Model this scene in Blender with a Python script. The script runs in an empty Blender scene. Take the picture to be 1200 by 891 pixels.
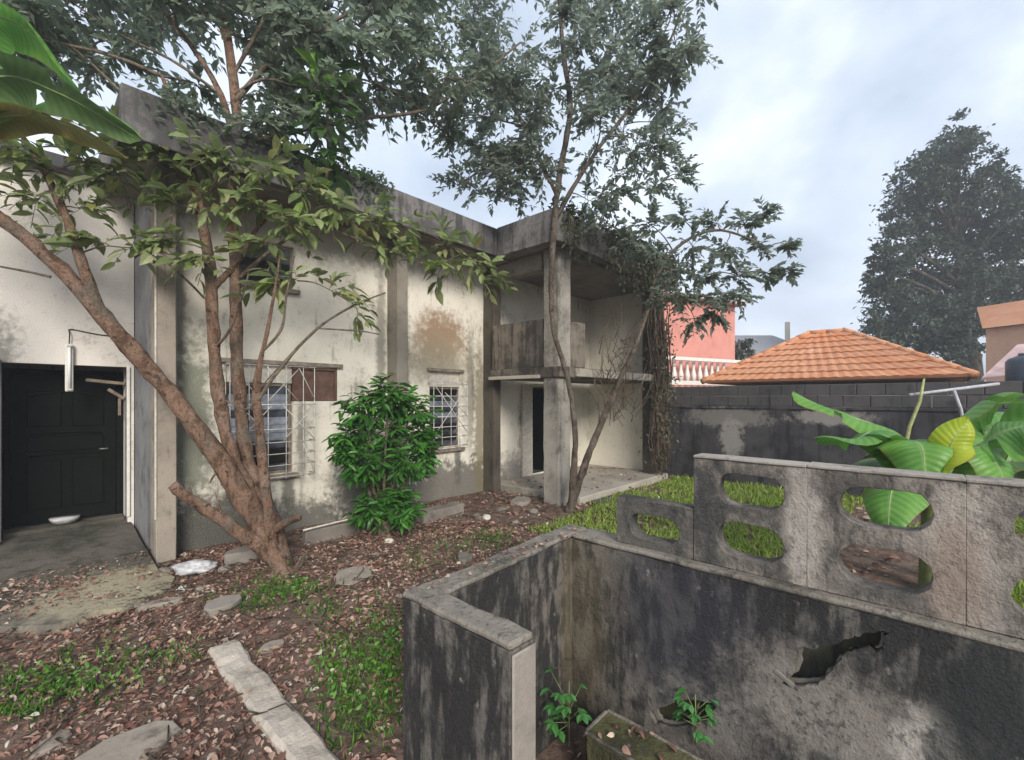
import bpy, bmesh, math, random
import numpy as np
from mathutils import Vector, Matrix, noise as mnoise

S = bpy.context.scene
COL = S.collection
R = math.radians
rng = np.random.default_rng(7)
random.seed(7)

# ------------------------------------------------------------------ camera
# world: X runs along the house front, Y points from the yard to the house, Z up; the eye is at x = y = 0
EYE = 1.8
YAW = R(42.8)
cam_d = bpy.data.cameras.new('camera')
cam = bpy.data.objects.new('camera', cam_d)
COL.objects.link(cam)
cam.location = (0, 0, EYE)
cam.rotation_euler = (R(90), 0, YAW - R(90))
cam_d.sensor_fit = 'HORIZONTAL'
cam_d.sensor_width = 36
cam_d.lens = 15.9
cam_d.shift_y = 0.0179
cam_d.clip_start = 0.05
cam_d.clip_end = 3000
S.camera = cam

# ------------------------------------------------------------------ sky, sun, exposure
SUN_TO = Vector((-0.42, -0.74, 0.44)).normalized()
elev = math.asin(SUN_TO.z)
world = bpy.data.worlds.new('World')
S.world = world
world.use_nodes = True
wn, wl = world.node_tree.nodes, world.node_tree.links
wn.clear()
w_out = wn.new('ShaderNodeOutputWorld')
w_bg = wn.new('ShaderNodeBackground')
w_sky = wn.new('ShaderNodeTexSky')
w_sky.sky_type = 'NISHITA'
w_sky.sun_disc = False
w_sky.sun_elevation = elev
w_sky.sun_rotation = math.atan2(SUN_TO.x, SUN_TO.y)
w_sky.air_density = 1.0
w_sky.dust_density = 2.0
tc = wn.new('ShaderNodeTexCoord')
mp = wn.new('ShaderNodeMapping')
mp.inputs['Scale'].default_value = (1.0, 1.0, 1.45)
mp.inputs['Location'].default_value = (3.7, 1.2, 0.4)
wl.new(tc.outputs['Generated'], mp.inputs['Vector'])
n1 = wn.new('ShaderNodeTexNoise')
n1.inputs['Scale'].default_value = 2.7
n1.inputs['Detail'].default_value = 7
n1.inputs['Roughness'].default_value = 0.52
n1.inputs['Distortion'].default_value = 0.15
wl.new(mp.outputs[0], n1.inputs['Vector'])
rp = wn.new('ShaderNodeValToRGB')
e = rp.color_ramp.elements
e[0].position = 0.36; e[0].color = (3.5, 4.05, 4.95, 1)
e[1].position = 0.66; e[1].color = (7.0, 7.5, 8.5, 1)
m = rp.color_ramp.elements.new(0.50); m.color = (4.8, 5.4, 6.35, 1)
wl.new(n1.outputs['Fac'], rp.inputs['Fac'])
mx = wn.new('ShaderNodeMix'); mx.data_type = 'RGBA'
mx.inputs[0].default_value = 0.9
wl.new(w_sky.outputs[0], mx.inputs[6])
wl.new(rp.outputs[0], mx.inputs[7])
wl.new(mx.outputs[2], w_bg.inputs['Color'])
w_bg.inputs['Strength'].default_value = 0.066
wl.new(w_bg.outputs[0], w_out.inputs['Surface'])

sun_d = bpy.data.lights.new('sun', 'SUN')
sun_d.energy = 1.5
sun_d.angle = R(20)
sun_d.color = (1.0, 0.93, 0.83)
sun = bpy.data.objects.new('sun', sun_d)
COL.objects.link(sun)
sun.rotation_euler = SUN_TO.to_track_quat('Z', 'Y').to_euler()
sun.location = (0, -10, 20)

S.view_settings.view_transform = 'Standard'
S.view_settings.look = 'None'
S.view_settings.gamma = 1.0
S.view_settings.exposure = 1.52
S.cycles.max_bounces = 4
S.cycles.diffuse_bounces = 3
S.cycles.glossy_bounces = 2
S.cycles.transmission_bounces = 3
S.cycles.transparent_max_bounces = 8

# ------------------------------------------------------------------ survey helpers
CY, SY = math.cos(YAW), math.sin(YAW)
def at(u, v, f):
    """surveyed bearing (u, v of the site survey) and distance f in metres ahead of the eye -> world point"""
    r = (u - 600) / 530 * f
    return Vector((f * CY + r * SY, f * SY - r * CY, EYE + (467 - v) / 530 * f))

# ------------------------------------------------------------------ material helpers
class NT:
    def __init__(s, name):
        s.m = bpy.data.materials.new(name); s.m.use_nodes = True
        s.t = s.m.node_tree; s.t.nodes.clear()
        s.out = s.t.nodes.new('ShaderNodeOutputMaterial')
    def n(s, typ, **kw):
        nd = s.t.nodes.new(typ)
        for k, v in kw.items(): setattr(nd, k, v)
        return nd
    def l(s, a, b): s.t.links.new(a, b)
    def setin(s, sock, v):
        if hasattr(v, 'node'): s.l(v, sock)
        else: sock.default_value = v
    def pos(s):
        if not hasattr(s, '_p'): s._p = s.n('ShaderNodeNewGeometry').outputs['Position']
        return s._p
    def mapped(s, vec, sc):
        nd = s.n('ShaderNodeMapping'); nd.inputs['Scale'].default_value = sc; s.l(vec, nd.inputs['Vector']); return nd.outputs[0]
    def noise(s, vec, scale, detail=4, rough=.55, dist=0.):
        nd = s.n('ShaderNodeTexNoise'); s.l(vec, nd.inputs['Vector'])
        nd.inputs['Scale'].default_value = scale; nd.inputs['Detail'].default_value = detail
        nd.inputs['Roughness'].default_value = rough; nd.inputs['Distortion'].default_value = dist
        return nd.outputs['Fac']
    def ramp(s, fac, a, b, lo=0., hi=1.):
        nd = s.n('ShaderNodeMapRange'); nd.interpolation_type = 'SMOOTHSTEP'
        s.l(fac, nd.inputs['Value'])
        for i, v in zip(('From Min', 'From Max', 'To Min', 'To Max'), (a, b, lo, hi)): nd.inputs[i].default_value = v
        return nd.outputs[0]
    def math(s, op, a, b=0.):
        nd = s.n('ShaderNodeMath', operation=op); s.setin(nd.inputs[0], a); s.setin(nd.inputs[1], b); return nd.outputs[0]
    def mix(s, fac, a, b):
        nd = s.n('ShaderNodeMix', data_type='RGBA'); s.setin(nd.inputs[0], fac); s.setin(nd.inputs[6], a); s.setin(nd.inputs[7], b); return nd.outputs[2]
    def bump(s, h, strength=.3, dist=.02):
        nd = s.n('ShaderNodeBump'); s.l(h, nd.inputs['Height']); nd.inputs['Strength'].default_value = strength
        nd.inputs['Distance'].default_value = dist; return nd.outputs[0]
    def blotch(s, c, rad, nz, k=.9, soft=.35):
        a = s.n('ShaderNodeVectorMath', operation='SUBTRACT'); s.l(s.pos(), a.inputs[0]); a.inputs[1].default_value = c
        b = s.n('ShaderNodeVectorMath', operation='DIVIDE'); s.l(a.outputs[0], b.inputs[0]); b.inputs[1].default_value = rad
        d = s.n('ShaderNodeVectorMath', operation='LENGTH'); s.l(b.outputs[0], d.inputs[0])
        v = s.math('ADD', d.outputs['Value'], s.math('MULTIPLY', s.math('SUBTRACT', nz, .5), k * 3))
        return s.ramp(v, 1 + soft, 1 - soft)
    def finish(s, col, rough=.9, normal=None, transl=None, spec=.3):
        p = s.n('ShaderNodeBsdfPrincipled')
        s.setin(p.inputs['Base Color'], col); s.setin(p.inputs['Roughness'], rough)
        p.inputs['Specular IOR Level'].default_value = spec
        if normal: s.l(normal, p.inputs['Normal'])
        o = p.outputs[0]
        if transl:
            t = s.n('ShaderNodeBsdfTranslucent'); s.setin(t.inputs['Color'], transl[1])
            ms = s.n('ShaderNodeMixShader'); ms.inputs[0].default_value = transl[0]
            s.l(o, ms.inputs[1]); s.l(t.outputs[0], ms.inputs[2]); o = ms.outputs[0]
        s.l(o, s.out.inputs['Surface']); s.p = p
        return s.m

def c4(c): return (c[0], c[1], c[2], 1)

def plaster(name, base, base2, stain, streak=.5, mottle=.5, blots=(), grain=60, bumps=.35, streak_scale=(5, 5, .45), speck=0, grime=.35):
    """weathered render: two base tones, vertical run-off streaks, fine grain, and stains with their own place"""
    t = NT(name); p = t.pos()
    big = t.noise(p, 1.1, 6, .6, .3); mid = t.noise(p, 5, 6, .65); fine = t.noise(p, grain, 3, .6)
    col = t.mix(t.ramp(big, .38, .66), c4(base), c4(base2))
    st = t.noise(t.mapped(p, streak_scale), 1.6, 7, .62, .2)
    k = t.math('ADD', st, t.math('MULTIPLY', t.math('SUBTRACT', mid, .5), .5))
    k = t.math('ADD', k, t.math('MULTIPLY', t.math('SUBTRACT', big, .5), .5))
    col = t.mix(t.ramp(k, .72 - streak * .3, .92 - streak * .3, 0, .88), col, c4(stain))
    dk = tuple(x * .62 for x in base2)
    col = t.mix(t.ramp(mid, .5, .72, 0, mottle), col, c4(dk))
    for (c, rad, bc, amt, soft) in blots:
        nz = t.math('ADD', t.math('MULTIPLY', mid, .5), t.math('MULTIPLY', t.noise(p, 12, 7, .7), .5))
        col = t.mix(t.math('MULTIPLY', t.blotch(c, rad, nz, 1.1, soft), amt), col, c4(bc))
    if speck:
        sp_ = t.noise(p, 28, 6, .75); lg = t.noise(p, 2.2, 4)
        col = t.mix(t.ramp(t.math('ADD', sp_, t.math('MULTIPLY', t.math('SUBTRACT', lg, .5), .4)), .52, .66, 0, .7 * speck), col, c4((.022, .023, .026)))
        col = t.mix(t.ramp(t.noise(t.mapped(p, (1, 1, .7)), 13, 5, .7), .62, .74, 0, .55), col, c4((.42, .39, .35)))
    col = t.mix(t.ramp(fine, .35, .7, 0, .22), col, c4(tuple(x * .55 for x in base)))
    blot = t.noise(p, 17, 6, .72, .4)
    col = t.mix(t.ramp(t.math('ADD', blot, t.math('MULTIPLY', t.math('SUBTRACT', big, .5), .8)), .56, .70, 0, grime), col, c4(tuple(x * .35 + .02 for x in base2)))
    hgt = t.math('ADD', t.math('MULTIPLY', fine, .3), t.math('ADD', t.math('MULTIPLY', mid, 1.2), t.math('MULTIPLY', blot, .5)))
    return t.finish(col, .93, t.bump(hgt, bumps, .022), spec=.2)

def plain(name, col, rough=.6, var=.25, scale=14, metal=0., spec=.3):
    t = NT(name)
    tcn = t.n('ShaderNodeTexCoord').outputs['Object']
    nz = t.noise(tcn, scale, 5, .65)
    c = t.mix(t.ramp(nz, .3, .75), c4(tuple(x * (1 - var) for x in col)), c4(tuple(min(1, x * (1 + var)) for x in col)))
    mm = t.finish(c, rough, t.bump(nz, .15, .01), spec=spec)
    t.p.inputs['Metallic'].default_value = metal
    return mm

def leafmat(name, cols, transl=.35, rough=.5, per_object=False, tcol=None):
    t = NT(name)
    rnd = t.n('ShaderNodeObjectInfo').outputs['Random'] if per_object else t.n('ShaderNodeNewGeometry').outputs['Random Per Island']
    rp_ = t.n('ShaderNodeValToRGB'); cr = rp_.color_ramp
    while len(cr.elements) < len(cols): cr.elements.new(.5)
    for i, c in enumerate(cols):
        cr.elements[i].position = i / (len(cols) - 1); cr.elements[i].color = c4(c)
    t.l(rnd, rp_.inputs['Fac'])
    nz = t.noise(t.pos(), 30, 3)
    col = t.mix(t.ramp(nz, .4, .7, 0, .3), rp_.outputs[0], (.05, .05, .02, 1))
    return t.finish(col, rough, None, (transl, rp_.outputs[0] if tcol is None else c4(tcol)), spec=.35) if transl else t.finish(col, rough)

def bark(name, a, b, scale=9):
    t = NT(name); p = t.pos()
    n_ = t.noise(t.mapped(p, (1, 1, .4)), scale, 8, .72, .6); f = t.noise(p, 55, 5, .7)
    g = t.noise(p, 4.5, 6, .65, .8)
    col = t.mix(t.ramp(n_, .38, .58), c4(a), c4(b))
    col = t.mix(t.ramp(g, .53, .60, 0, .75), col, c4(tuple(x * .9 + .06 for x in b)))
    col = t.mix(t.ramp(t.noise(p, 12, 6, .7), .57, .63, 0, .8), col, (.035, .026, .02, 1))
    col = t.mix(t.ramp(t.noise(p, 2.6, 5, .6, .5), .52, .62, 0, .6), col, (.17, .155, .125, 1))
    col = t.mix(t.ramp(f, .45, .65, 0, .55), col, c4(tuple(x * .4 for x in a)))
    h = t.math('ADD', t.math('MULTIPLY', n_, 1.3), t.math('ADD', t.math('MULTIPLY', f, .45), t.math('MULTIPLY', g, .8)))
    return t.finish(col, .95, t.bump(h, 1., .05), spec=.15)

# ------------------------------------------------------------------ object helpers
ORG = {}
def link(name, me, mat, parent=None, origin=None, smooth=False):
    """mesh in world coordinates -> object whose origin sits at its base"""
    n = len(me.vertices)
    co = np.empty(n * 3, np.float32); me.vertices.foreach_get('co', co); co = co.reshape(-1, 3)
    if origin is None:
        mn, mxx = co.min(0), co.max(0)
        origin = Vector(((mn[0] + mxx[0]) / 2, (mn[1] + mxx[1]) / 2, mn[2]))
    else: origin = Vector(origin)
    co = co - np.array(origin, np.float32)
    me.vertices.foreach_set('co', co.ravel().astype(np.float32))
    if smooth: me.polygons.foreach_set('use_smooth', [True] * len(me.polygons))
    me.update()
    o = bpy.data.objects.new(name, me)
    if mat and not me.materials: me.materials.append(mat)
    COL.objects.link(o); ORG[o] = origin
    if parent: o.parent = parent; o.location = origin - ORG[parent]
    else: o.location = origin
    return o

def empty(name, loc, label, cat, group=None):
    o = bpy.data.objects.new(name, None); COL.objects.link(o)
    o.location = loc; ORG[o] = Vector(loc); o.empty_display_size = .1
    return tag(o, label, cat, group)

def tag(o, label=None, cat=None, group=None, kind=None):
    if label: o['label'] = label
    if cat: o['category'] = cat
    if group: o['group'] = group
    if kind: o['kind'] = kind
    return o

def inst(name, me, mat_world, parent):
    """a copy that shares mesh data, placed by a world matrix under a thing"""
    o = bpy.data.objects.new(name, me); COL.objects.link(o)
    o.parent = parent; o.matrix_basis = Matrix.Translation(-ORG[parent]) @ mat_world
    ORG[o] = mat_world.translation.copy()
    return o

def mesh_from(name, v, f):
    me = bpy.data.meshes.new(name); me.from_pydata([tuple(x) for x in v], [], [tuple(x) for x in f]); me.update(); return me

def np_mesh(name, V, F):
    """V (n,3), F (m,k) arrays -> mesh, fast"""
    me = bpy.data.meshes.new(name)
    V = np.asarray(V, np.float32); F = np.asarray(F, np.int32); m_, k = F.shape
    me.vertices.add(len(V)); me.vertices.foreach_set('co', V.ravel())
    me.loops.add(m_ * k); me.loops.foreach_set('vertex_index', F.ravel())
    me.polygons.add(m_); me.polygons.foreach_set('loop_start', np.arange(0, m_ * k, k, dtype=np.int32))
    me.update(calc_edges=True)
    return me

def box_bm(x0, x1, y0, y1, z0, z1, bev=.008, seg=0., amp=0., seed=0):
    bm = bmesh.new()
    bmesh.ops.create_cube(bm, size=1)
    for v in bm.verts:
        v.co = Vector((x0 + (v.co.x + .5) * (x1 - x0), y0 + (v.co.y + .5) * (y1 - y0), z0 + (v.co.z + .5) * (z1 - z0)))
    if bev: bmesh.ops.bevel(bm, geom=list(bm.edges), offset=bev, segments=1, affect='EDGES', profile=.5)
    if seg:
        for ax in range(3):
            lo, hi = ((x0, x1), (y0, y1), (z0, z1))[ax]
            k = int((hi - lo) / seg)
            no = [0, 0, 0]; no[ax] = 1
            for i in range(1, k):
                pc = [0, 0, 0]; pc[ax] = lo + (hi - lo) * i / k
                bmesh.ops.bisect_plane(bm, geom=list(bm.verts) + list(bm.edges) + list(bm.faces), plane_co=pc, plane_no=no)
        for v in bm.verts:
            q = v.co * 3.1 + Vector((seed, 0, 0)); q2 = v.co * 14 + Vector((0, seed, 0))
            d = mnoise.noise_vector(q) * amp + mnoise.noise_vector(q2) * amp * .6
            v.co += d
    return bm

def box(name, x0, x1, y0, y1, z0, z1, mat, parent=None, bev=.008, seg=0., amp=0., rz=0., tilt=None):
    bm = box_bm(x0, x1, y0, y1, z0, z1, bev, seg, amp, (x0 * 7 + y0 * 3) % 50)
    if rz or tilt:
        c = Vector(((x0 + x1) / 2, (y0 + y1) / 2, z0))
        M = Matrix.Translation(c) @ Matrix.Rotation(rz, 4, 'Z') @ (Matrix.Rotation(tilt[0], 4, 'X') @ Matrix.Rotation(tilt[1], 4, 'Y') if tilt else Matrix.Identity(4)) @ Matrix.Translation(-c)
        bm.transform(M)
    me = bpy.data.meshes.new(name); bm.to_mesh(me); bm.free()
    return link(name, me, mat, parent)

def poly_mesh(name, outer, holes, plane, c0, c1, bev=.0):
    """extruded 2-D outline with holes; plane 'XZ' (thickness along Y), 'YZ' (along X) or 'XY' (along Z)"""
    cu = bpy.data.curves.new('c', 'CURVE'); cu.dimensions = '2D'; cu.fill_mode = 'BOTH'
    for loop in [outer] + list(holes):
        sp = cu.splines.new('POLY'); sp.points.add(len(loop) - 1); sp.use_cyclic_u = True
        for q, (a, b) in zip(sp.points, loop): q.co = (a, b, 0, 1)
    th = abs(c1 - c0)
    cu.extrude = th / 2 - bev
    if bev: cu.bevel_depth = bev; cu.bevel_resolution = 1; cu.offset = -bev
    ob = bpy.data.objects.new('c', cu); COL.objects.link(ob)
    dg = bpy.context.evaluated_depsgraph_get()
    me = bpy.data.meshes.new_from_object(ob.evaluated_get(dg)); me.name = name
    bpy.data.objects.remove(ob); bpy.data.curves.remove(cu)
    cm = (c0 + c1) / 2
    for v in me.vertices:
        a, b, c = v.co
        v.co = {'XZ': (a, cm + c, b), 'YZ': (cm + c, a, b), 'XY': (a, b, cm + c)}[plane]
    bm = bmesh.new(); bm.from_mesh(me); bmesh.ops.remove_doubles(bm, verts=bm.verts, dist=1e-5)
    bmesh.ops.recalc_face_normals(bm, faces=bm.faces); bm.to_mesh(me); bm.free()
    me.materials.clear()
    return me

def rect(a0, a1, b0, b1): return [(a0, b0), (a1, b0), (a1, b1), (a0, b1)]
def slot(a0, a1, b0, b1, n=6, j=0.):
    """rounded slot outline"""
    r_ = (b1 - b0) / 2; out = []
    for cx, s in ((a1 - r_, -90), (a0 + r_, 90)):
        for i in range(n + 1):
            a = R(s + 180 * i / n); out.append((cx + r_ * math.cos(a) * (1 + random.uniform(-j, j)), (b0 + b1) / 2 + r_ * math.sin(a) * (1 + random.uniform(-j, j))))
    return out

class Tubes:
    def __init__(s): s.V = []; s.F = []; s.n = 0
    def add(s, pts, rad, k=8, smooth=1, wob=0.):
        P = [Vector(p) for p in pts]
        if smooth and len(P) > 2:
            Q, Rr = [], []
            for i in range(len(P) - 1):
                p0, p1, p2, p3 = P[max(i - 1, 0)], P[i], P[i + 1], P[min(i + 2, len(P) - 1)]
                m_ = 6 if wob > .2 else 3
                for j in range(m_):
                    t = j / m_
                    Q.append(.5 * ((2 * p1) + (p2 - p0) * t + (2 * p0 - 5 * p1 + 4 * p2 - p3) * t * t + (3 * p1 - p0 - 3 * p2 + p3) * t ** 3))
                    Rr.append(rad[i] * (1 - t) + rad[i + 1] * t)
            Q.append(P[-1]); Rr.append(rad[-1]); P, rad = Q, Rr
        up = Vector((.31, .2, .93)); base = s.n
        for i, p in enumerate(P):
            d = (P[min(i + 1, len(P) - 1)] - P[max(i - 1, 0)]).normalized()
            a = d.cross(up); a = a.normalized() if a.length > 1e-4 else d.orthogonal().normalized()
            b = d.cross(a)
            for q in range(k):
                t = 2 * math.pi * q / k
                ang_ = Vector((math.cos(t), math.sin(t), 0))
                rr = rad[i] * (1 + ((mnoise.noise(p * 5 + ang_ * .9) * .8 + mnoise.noise(p * 16 + ang_ * 2.) * .5) * wob if wob else 0))
                s.V.append(p + a * (math.cos(t) * rr) + b * (math.sin(t) * rr))
            s.n += k
        for i in range(len(P) - 1):
            for q in range(k):
                q2 = (q + 1) % k; o = base + i * k
                s.F.append((o + q, o + q2, o + k + q2, o + k + q))
        s.F.append(tuple(base + q for q in range(k))[::-1]); s.F.append(tuple(s.n - k + q for q in range(k)))
        return P
    def build(s, name, mat, parent=None, smooth=True):
        return link(name, mesh_from(name, s.V, s.F), mat, parent, smooth=smooth)

def tube(name, pts, rad, mat, parent=None, k=8, wob=0., smooth=1):
    t = Tubes(); t.add(pts, rad if hasattr(rad, '__len__') else [rad] * len(pts), k, smooth, wob); return t.build(name, mat, parent)

LEAF5 = np.array([(0, 0, 0), (.42, .5, .10), (.42, 0, -.04), (.42, -.5, .10), (1, 0, -.12)])
LEAF5F = np.array([(0, 2, 1), (0, 3, 2), (1, 2, 4), (2, 3, 4)])
LEAF9 = np.array([(0, 0, 0), (.22, .36, .06), (.22, 0, .0), (.22, -.36, .06), (.58, .46, .03), (.58, 0, -.05), (.58, -.46, .03), (1, 0, -.2), (.84, .24, -.08), (.84, -.24, -.08), (.84, 0, -.13)])
LEAF9F = np.array([(0, 2, 1), (0, 3, 2), (1, 2, 5), (1, 5, 4), (2, 3, 6), (2, 6, 5), (4, 5, 10), (4, 10, 8), (5, 6, 9), (5, 9, 10), (8, 10, 7), (10, 9, 7)])
def unit(a): return a / np.maximum(np.linalg.norm(a, axis=1, keepdims=True), 1e-9)
def leaves_mesh(name, P, D, L, W, T=LEAF5, TF=LEAF5F, up=None, upj=.5):
    """P positions, D directions, L lengths, W widths -> one mesh of leaf blades"""
    P, D = np.asarray(P, float), unit(np.asarray(D, float)); n = len(P)
    U = np.tile((0, 0, 1.), (n, 1)) if up is None else np.asarray(up, float)
    U = U + rng.normal(0, upj, (n, 3))
    B = unit(np.cross(U, D)); N = np.cross(D, B)
    L = np.broadcast_to(L, n)[:, None, None]; W = np.broadcast_to(W, n)[:, None, None]
    V = P[:, None] + D[:, None] * T[None, :, :1] * L + B[:, None] * T[None, :, 1:2] * W + N[:, None] * T[None, :, 2:3] * L
    k = len(T)
    F = TF[None] + (np.arange(n) * k)[:, None, None]
    return np_mesh(name, V.reshape(-1, 3), F.reshape(-1, 3))
def blade(T=LEAF9, TF=LEAF9F, w=.42):
    """a single unit leaf along +X, shared by leaf objects"""
    V = T * np.array([1, w, 1]); return mesh_from('leaf', V, TF)
def frame_of(p, d, up, s):
    d = Vector(d).normalized(); b = Vector(up).cross(d)
    b = b.normalized() if b.length > 1e-4 else d.orthogonal().normalized(); n = d.cross(b)
    M = Matrix((d, b, n)).transposed().to_4x4() @ Matrix.Scale(s, 4); M.translation = Vector(p); return M

# ------------------------------------------------------------------ materials
CREAM = (.78, .745, .65); CREAM2 = (.68, .64, .55); MOLD = (.075, .075, .065); BLACKM = (.035, .036, .038)
M_wall = plaster('cream_render', CREAM, CREAM2, (.17, .155, .12), .46, .3, [
    ((5.05, 6.4, 2.9), (.55, 1, .42), (.24, .13, .06), .9, .5),
    ((5.0, 6.4, 2.45), (.75, 1, .4), (.30, .25, .17), .8, .6),
    ((1.35, 6.4, 1.5), (.22, 1, 1.0), (.10, .12, .085), .85, .4),
    ((1.55, 6.4, .15), (.75, 1, .5), (.045, .045, .04), .95, .4),
    ((2.4, 6.4, .05), (.9, 1, .35), (.07, .07, .06), .9, .4),
    ((3.55, 6.4, .5), (.5, 1, .75), (.06, .06, .055), .9, .4),
    ((5.3, 6.4, .1), (1.3, 1, .55), (.12, .11, .095), .95, .25),
    ((6.0, 6.4, 1.2), (.16, 1, 1.6), (.15, .13, .07), .8, .5),
    ((6.9, 6.4, .2), (.5, 1, .4), (.12, .11, .10), .8, .5),
    ((2.7, 6.4, 4.1), (1.8, 1, .3), (.22, .19, .13), .7, .5),
    ((1.78, 6.4, .55), (.07, 1, .35), (.07, .07, .06), .8, .5), ((2.44, 6.4, .5), (.08, 1, .4), (.06, .06, .05), .8, .5), ((2.62, 6.4, 1.3), (.06, 1, .6), (.13, .12, .10), .7, .5),
    ((4.86, 6.4, .65), (.07, 1, .35), (.08, .075, .06), .8, .5), ((5.44, 6.4, .6), (.08, 1, .4), (.07, .07, .06), .8, .5), ((5.75, 6.4, 1.9), (.10, 1, 1.1), (.14, .13, .10), .7, .5),
    ((4.28, 6.4, 2.2), (.09, 1, 1.6), (.12, .115, .09), .75, .5), ((3.85, 6.4, 2.6), (.08, 1, 1.4), (.16, .15, .12), .7, .5), ((1.22, 6.4, 2.8), (.06, 1, 1.2), (.15, .14, .11), .7, .5),
    ((4.0, 6.4, .3), (.45, 1, .55), (.05, .05, .045), .9, .4)])
M_wall_l = plaster('pale_render', (.78, .74, .69), (.70, .66, .60), (.3, .28, .25), .22, .15, [
    ((-.4, 7.5, 2.35), (.35, 1, .5), (.13, .13, .12), .8, .4)])
M_pil = plaster('pilaster_render', (.36, .315, .265), (.27, .235, .195), MOLD, .5, .5)
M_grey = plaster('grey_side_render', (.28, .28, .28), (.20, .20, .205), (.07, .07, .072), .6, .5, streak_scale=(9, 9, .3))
M_fascia = plaster('fascia_concrete', (.25, .238, .238), (.155, .148, .146), (.045, .045, .045), .85, .5, [((1.6, 5.55, 4.6), (1.4, 1, .3), (.06, .058, .055), .85, .5), ((4.6, 5.55, 4.35), (1.0, 1, .12), (.06, .058, .055), .7, .5), ((7.5, 4.25, 4.5), (2.2, 1, .3), (.06, .055, .045), .8, .5)], grime=.7)
M_soffit = plaster('soffit', (.30, .27, .23), (.20, .18, .15), (.05, .05, .045), .5, .4)
M_balc = plaster('balcony_concrete', (.21, .18, .148), (.125, .108, .09), (.03, .029, .025), .95, .6, grime=.7)
M_pole = plaster('pillar_concrete', (.36, .335, .30), (.25, .23, .20), (.085, .075, .06), .62, .6, grime=.6)
M_vinepil = plaster('stained_pillar', (.10, .088, .07), (.07, .06, .048), (.03, .03, .024), .6, .5)
M_pit = plaster('black_mould_concrete', (.17, .155, .135), (.052, .052, .053), (.011, .012, .014), 1.3, .6, [
    ((2.62, 1.1, .45), (1, .42, .45), (.03, .032, .044), .75, .6),
    ((2.62, .35, .28), (1, .45, .22), (.30, .27, .23), .75, .6),
    ((2.62, .95, -.1), (1, .35, .22), (.24, .215, .19), .7, .6),
    ((2.62, .02, .3), (1, .10, .16), (.46, .42, .37), .75, .4),
    ((2.62, -.2, .35), (1, .2, .5), (.025, .03, .03), .75, .3),
    ((2.6, 1.85, .3), (.12, .3, .9), (.16, .13, .08), .5, .6)], grain=90, bumps=.8, streak_scale=(9, 9, 2.2), speck=1, grime=.7)
M_pittop = plaster('worn_top_concrete', (.25, .225, .19), (.15, .135, .112), (.045, .045, .038), .7, .6, grain=90, bumps=1., streak_scale=(9, 9, 9), speck=.8, grime=.7)
M_bal = plaster('balustrade_concrete', (.35, .31, .265), (.20, .178, .152), (.032, .032, .03), .85, .5, [((2.7, 0.66, 1.02), (1, .25, .15), (.035, .036, .036), .75, .6), ((2.7, 0.66, 1.30), (1, .25, .15), (.035, .036, .036), .75, .6), ((2.7, 0.10, 0.98), (1, .25, .15), (.035, .036, .036), .75, .6), ((2.7, 0.30, 1.33), (1, .25, .15), (.035, .036, .036), .75, .6), ((2.7, -0.45, 1.00), (1, .25, .15), (.035, .036, .036), .75, .6), ((2.7, -0.45, 1.32), (1, .25, .15), (.035, .036, .036), .75, .6),
    
    ((2.7, .47, 1.15), (1, .075, .4), (.44, .40, .35), .85, .5), ((2.7, -.10, 1.15), (1, .10, .4), (.42, .38, .33), .8, .5), ((2.7, .95, 1.15), (1, .09, .35), (.035, .037, .04), .85, .5),
    ((2.7, 1.3, 1.0), (1, .35, .35), (.05, .05, .05), .8, .5),
    ((2.7, -.08, 1.05), (1, .09, .22), (.22, .15, .11), .6, .6)], grain=90, bumps=.9, streak_scale=(8, 8, 2.5), speck=.7, grime=.6)
M_bwall = plaster('boundary_render', (.068, .064, .068), (.036, .036, .04), (.014, .015, .017), .8, .4, [
    ((10.2, 3.2, 1.4), (1, .8, .2), (.26, .245, .23), .65, .3),
    ((10.2, 3.1, .95), (1, .22, .4), (.32, .30, .28), .8, .3),
    ((10.2, 1.4, 1.45), (1, .6, .14), (.30, .28, .26), .8, .3)])
M_bblock = plaster('boundary_blocks', (.085, .08, .08), (.055, .055, .057), (.025, .025, .025), .6, .5)
M_slab = plaster('path_concrete', (.145, .13, .11), (.085, .08, .065), (.04, .042, .03), .7, .6, [
    ((.55, 5.45, .02), (.55, .5, 1), (.36, .32, .22), .9, .4)], streak_scale=(4, 4, 4), grime=.8, bumps=.8)
M_pale = plaster('pale_concrete', (.34, .295, .245), (.23, .195, .16), (.085, .07, .052), .7, .6, streak_scale=(5, 5, 5))
M_kerb = plaster('kerb_concrete', (.52, .46, .39), (.40, .35, .29), (.14, .115, .085), .42, .4, streak_scale=(5, 5, 5), grime=.45, bumps=.8)
M_stone = plaster('rubble_concrete', (.26, .235, .205), (.18, .16, .14), (.09, .085, .07), .4, .5, streak_scale=(6, 6, 6))
M_moss = plaster('mossy_concrete', (.14, .13, .065), (.085, .085, .035), (.04, .038, .022), .7, .6, streak_scale=(7, 7, 7), grime=.8, bumps=1., speck=.6)
M_dark = plain('dark_interior', (.015, .014, .013), .9)
M_room = plain('room_wall', (.12, .11, .10), .9)
M_door = plain('dark_green_door_paint', (.0035, .005, .0045), .7, .6, 8, 0., .12)
M_white = plain('white_paint', (.72, .71, .67), .5, .12)
M_offwhite = plain('worn_white_paint', (.58, .54, .47), .7, .2)
M_bar = plain('white_iron', (.62, .61, .58), .5, .2)
M_board = plain('brown_board', (.13, .075, .055), .75, .35, 8)
M_wood = plain('grey_wood', (.22, .18, .14), .85, .35)
M_sill = plain('sill', (.25, .21, .17), .85, .35)
M_bark = bark('reddish_bark', (.13, .078, .052), (.29, .185, .128))
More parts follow.
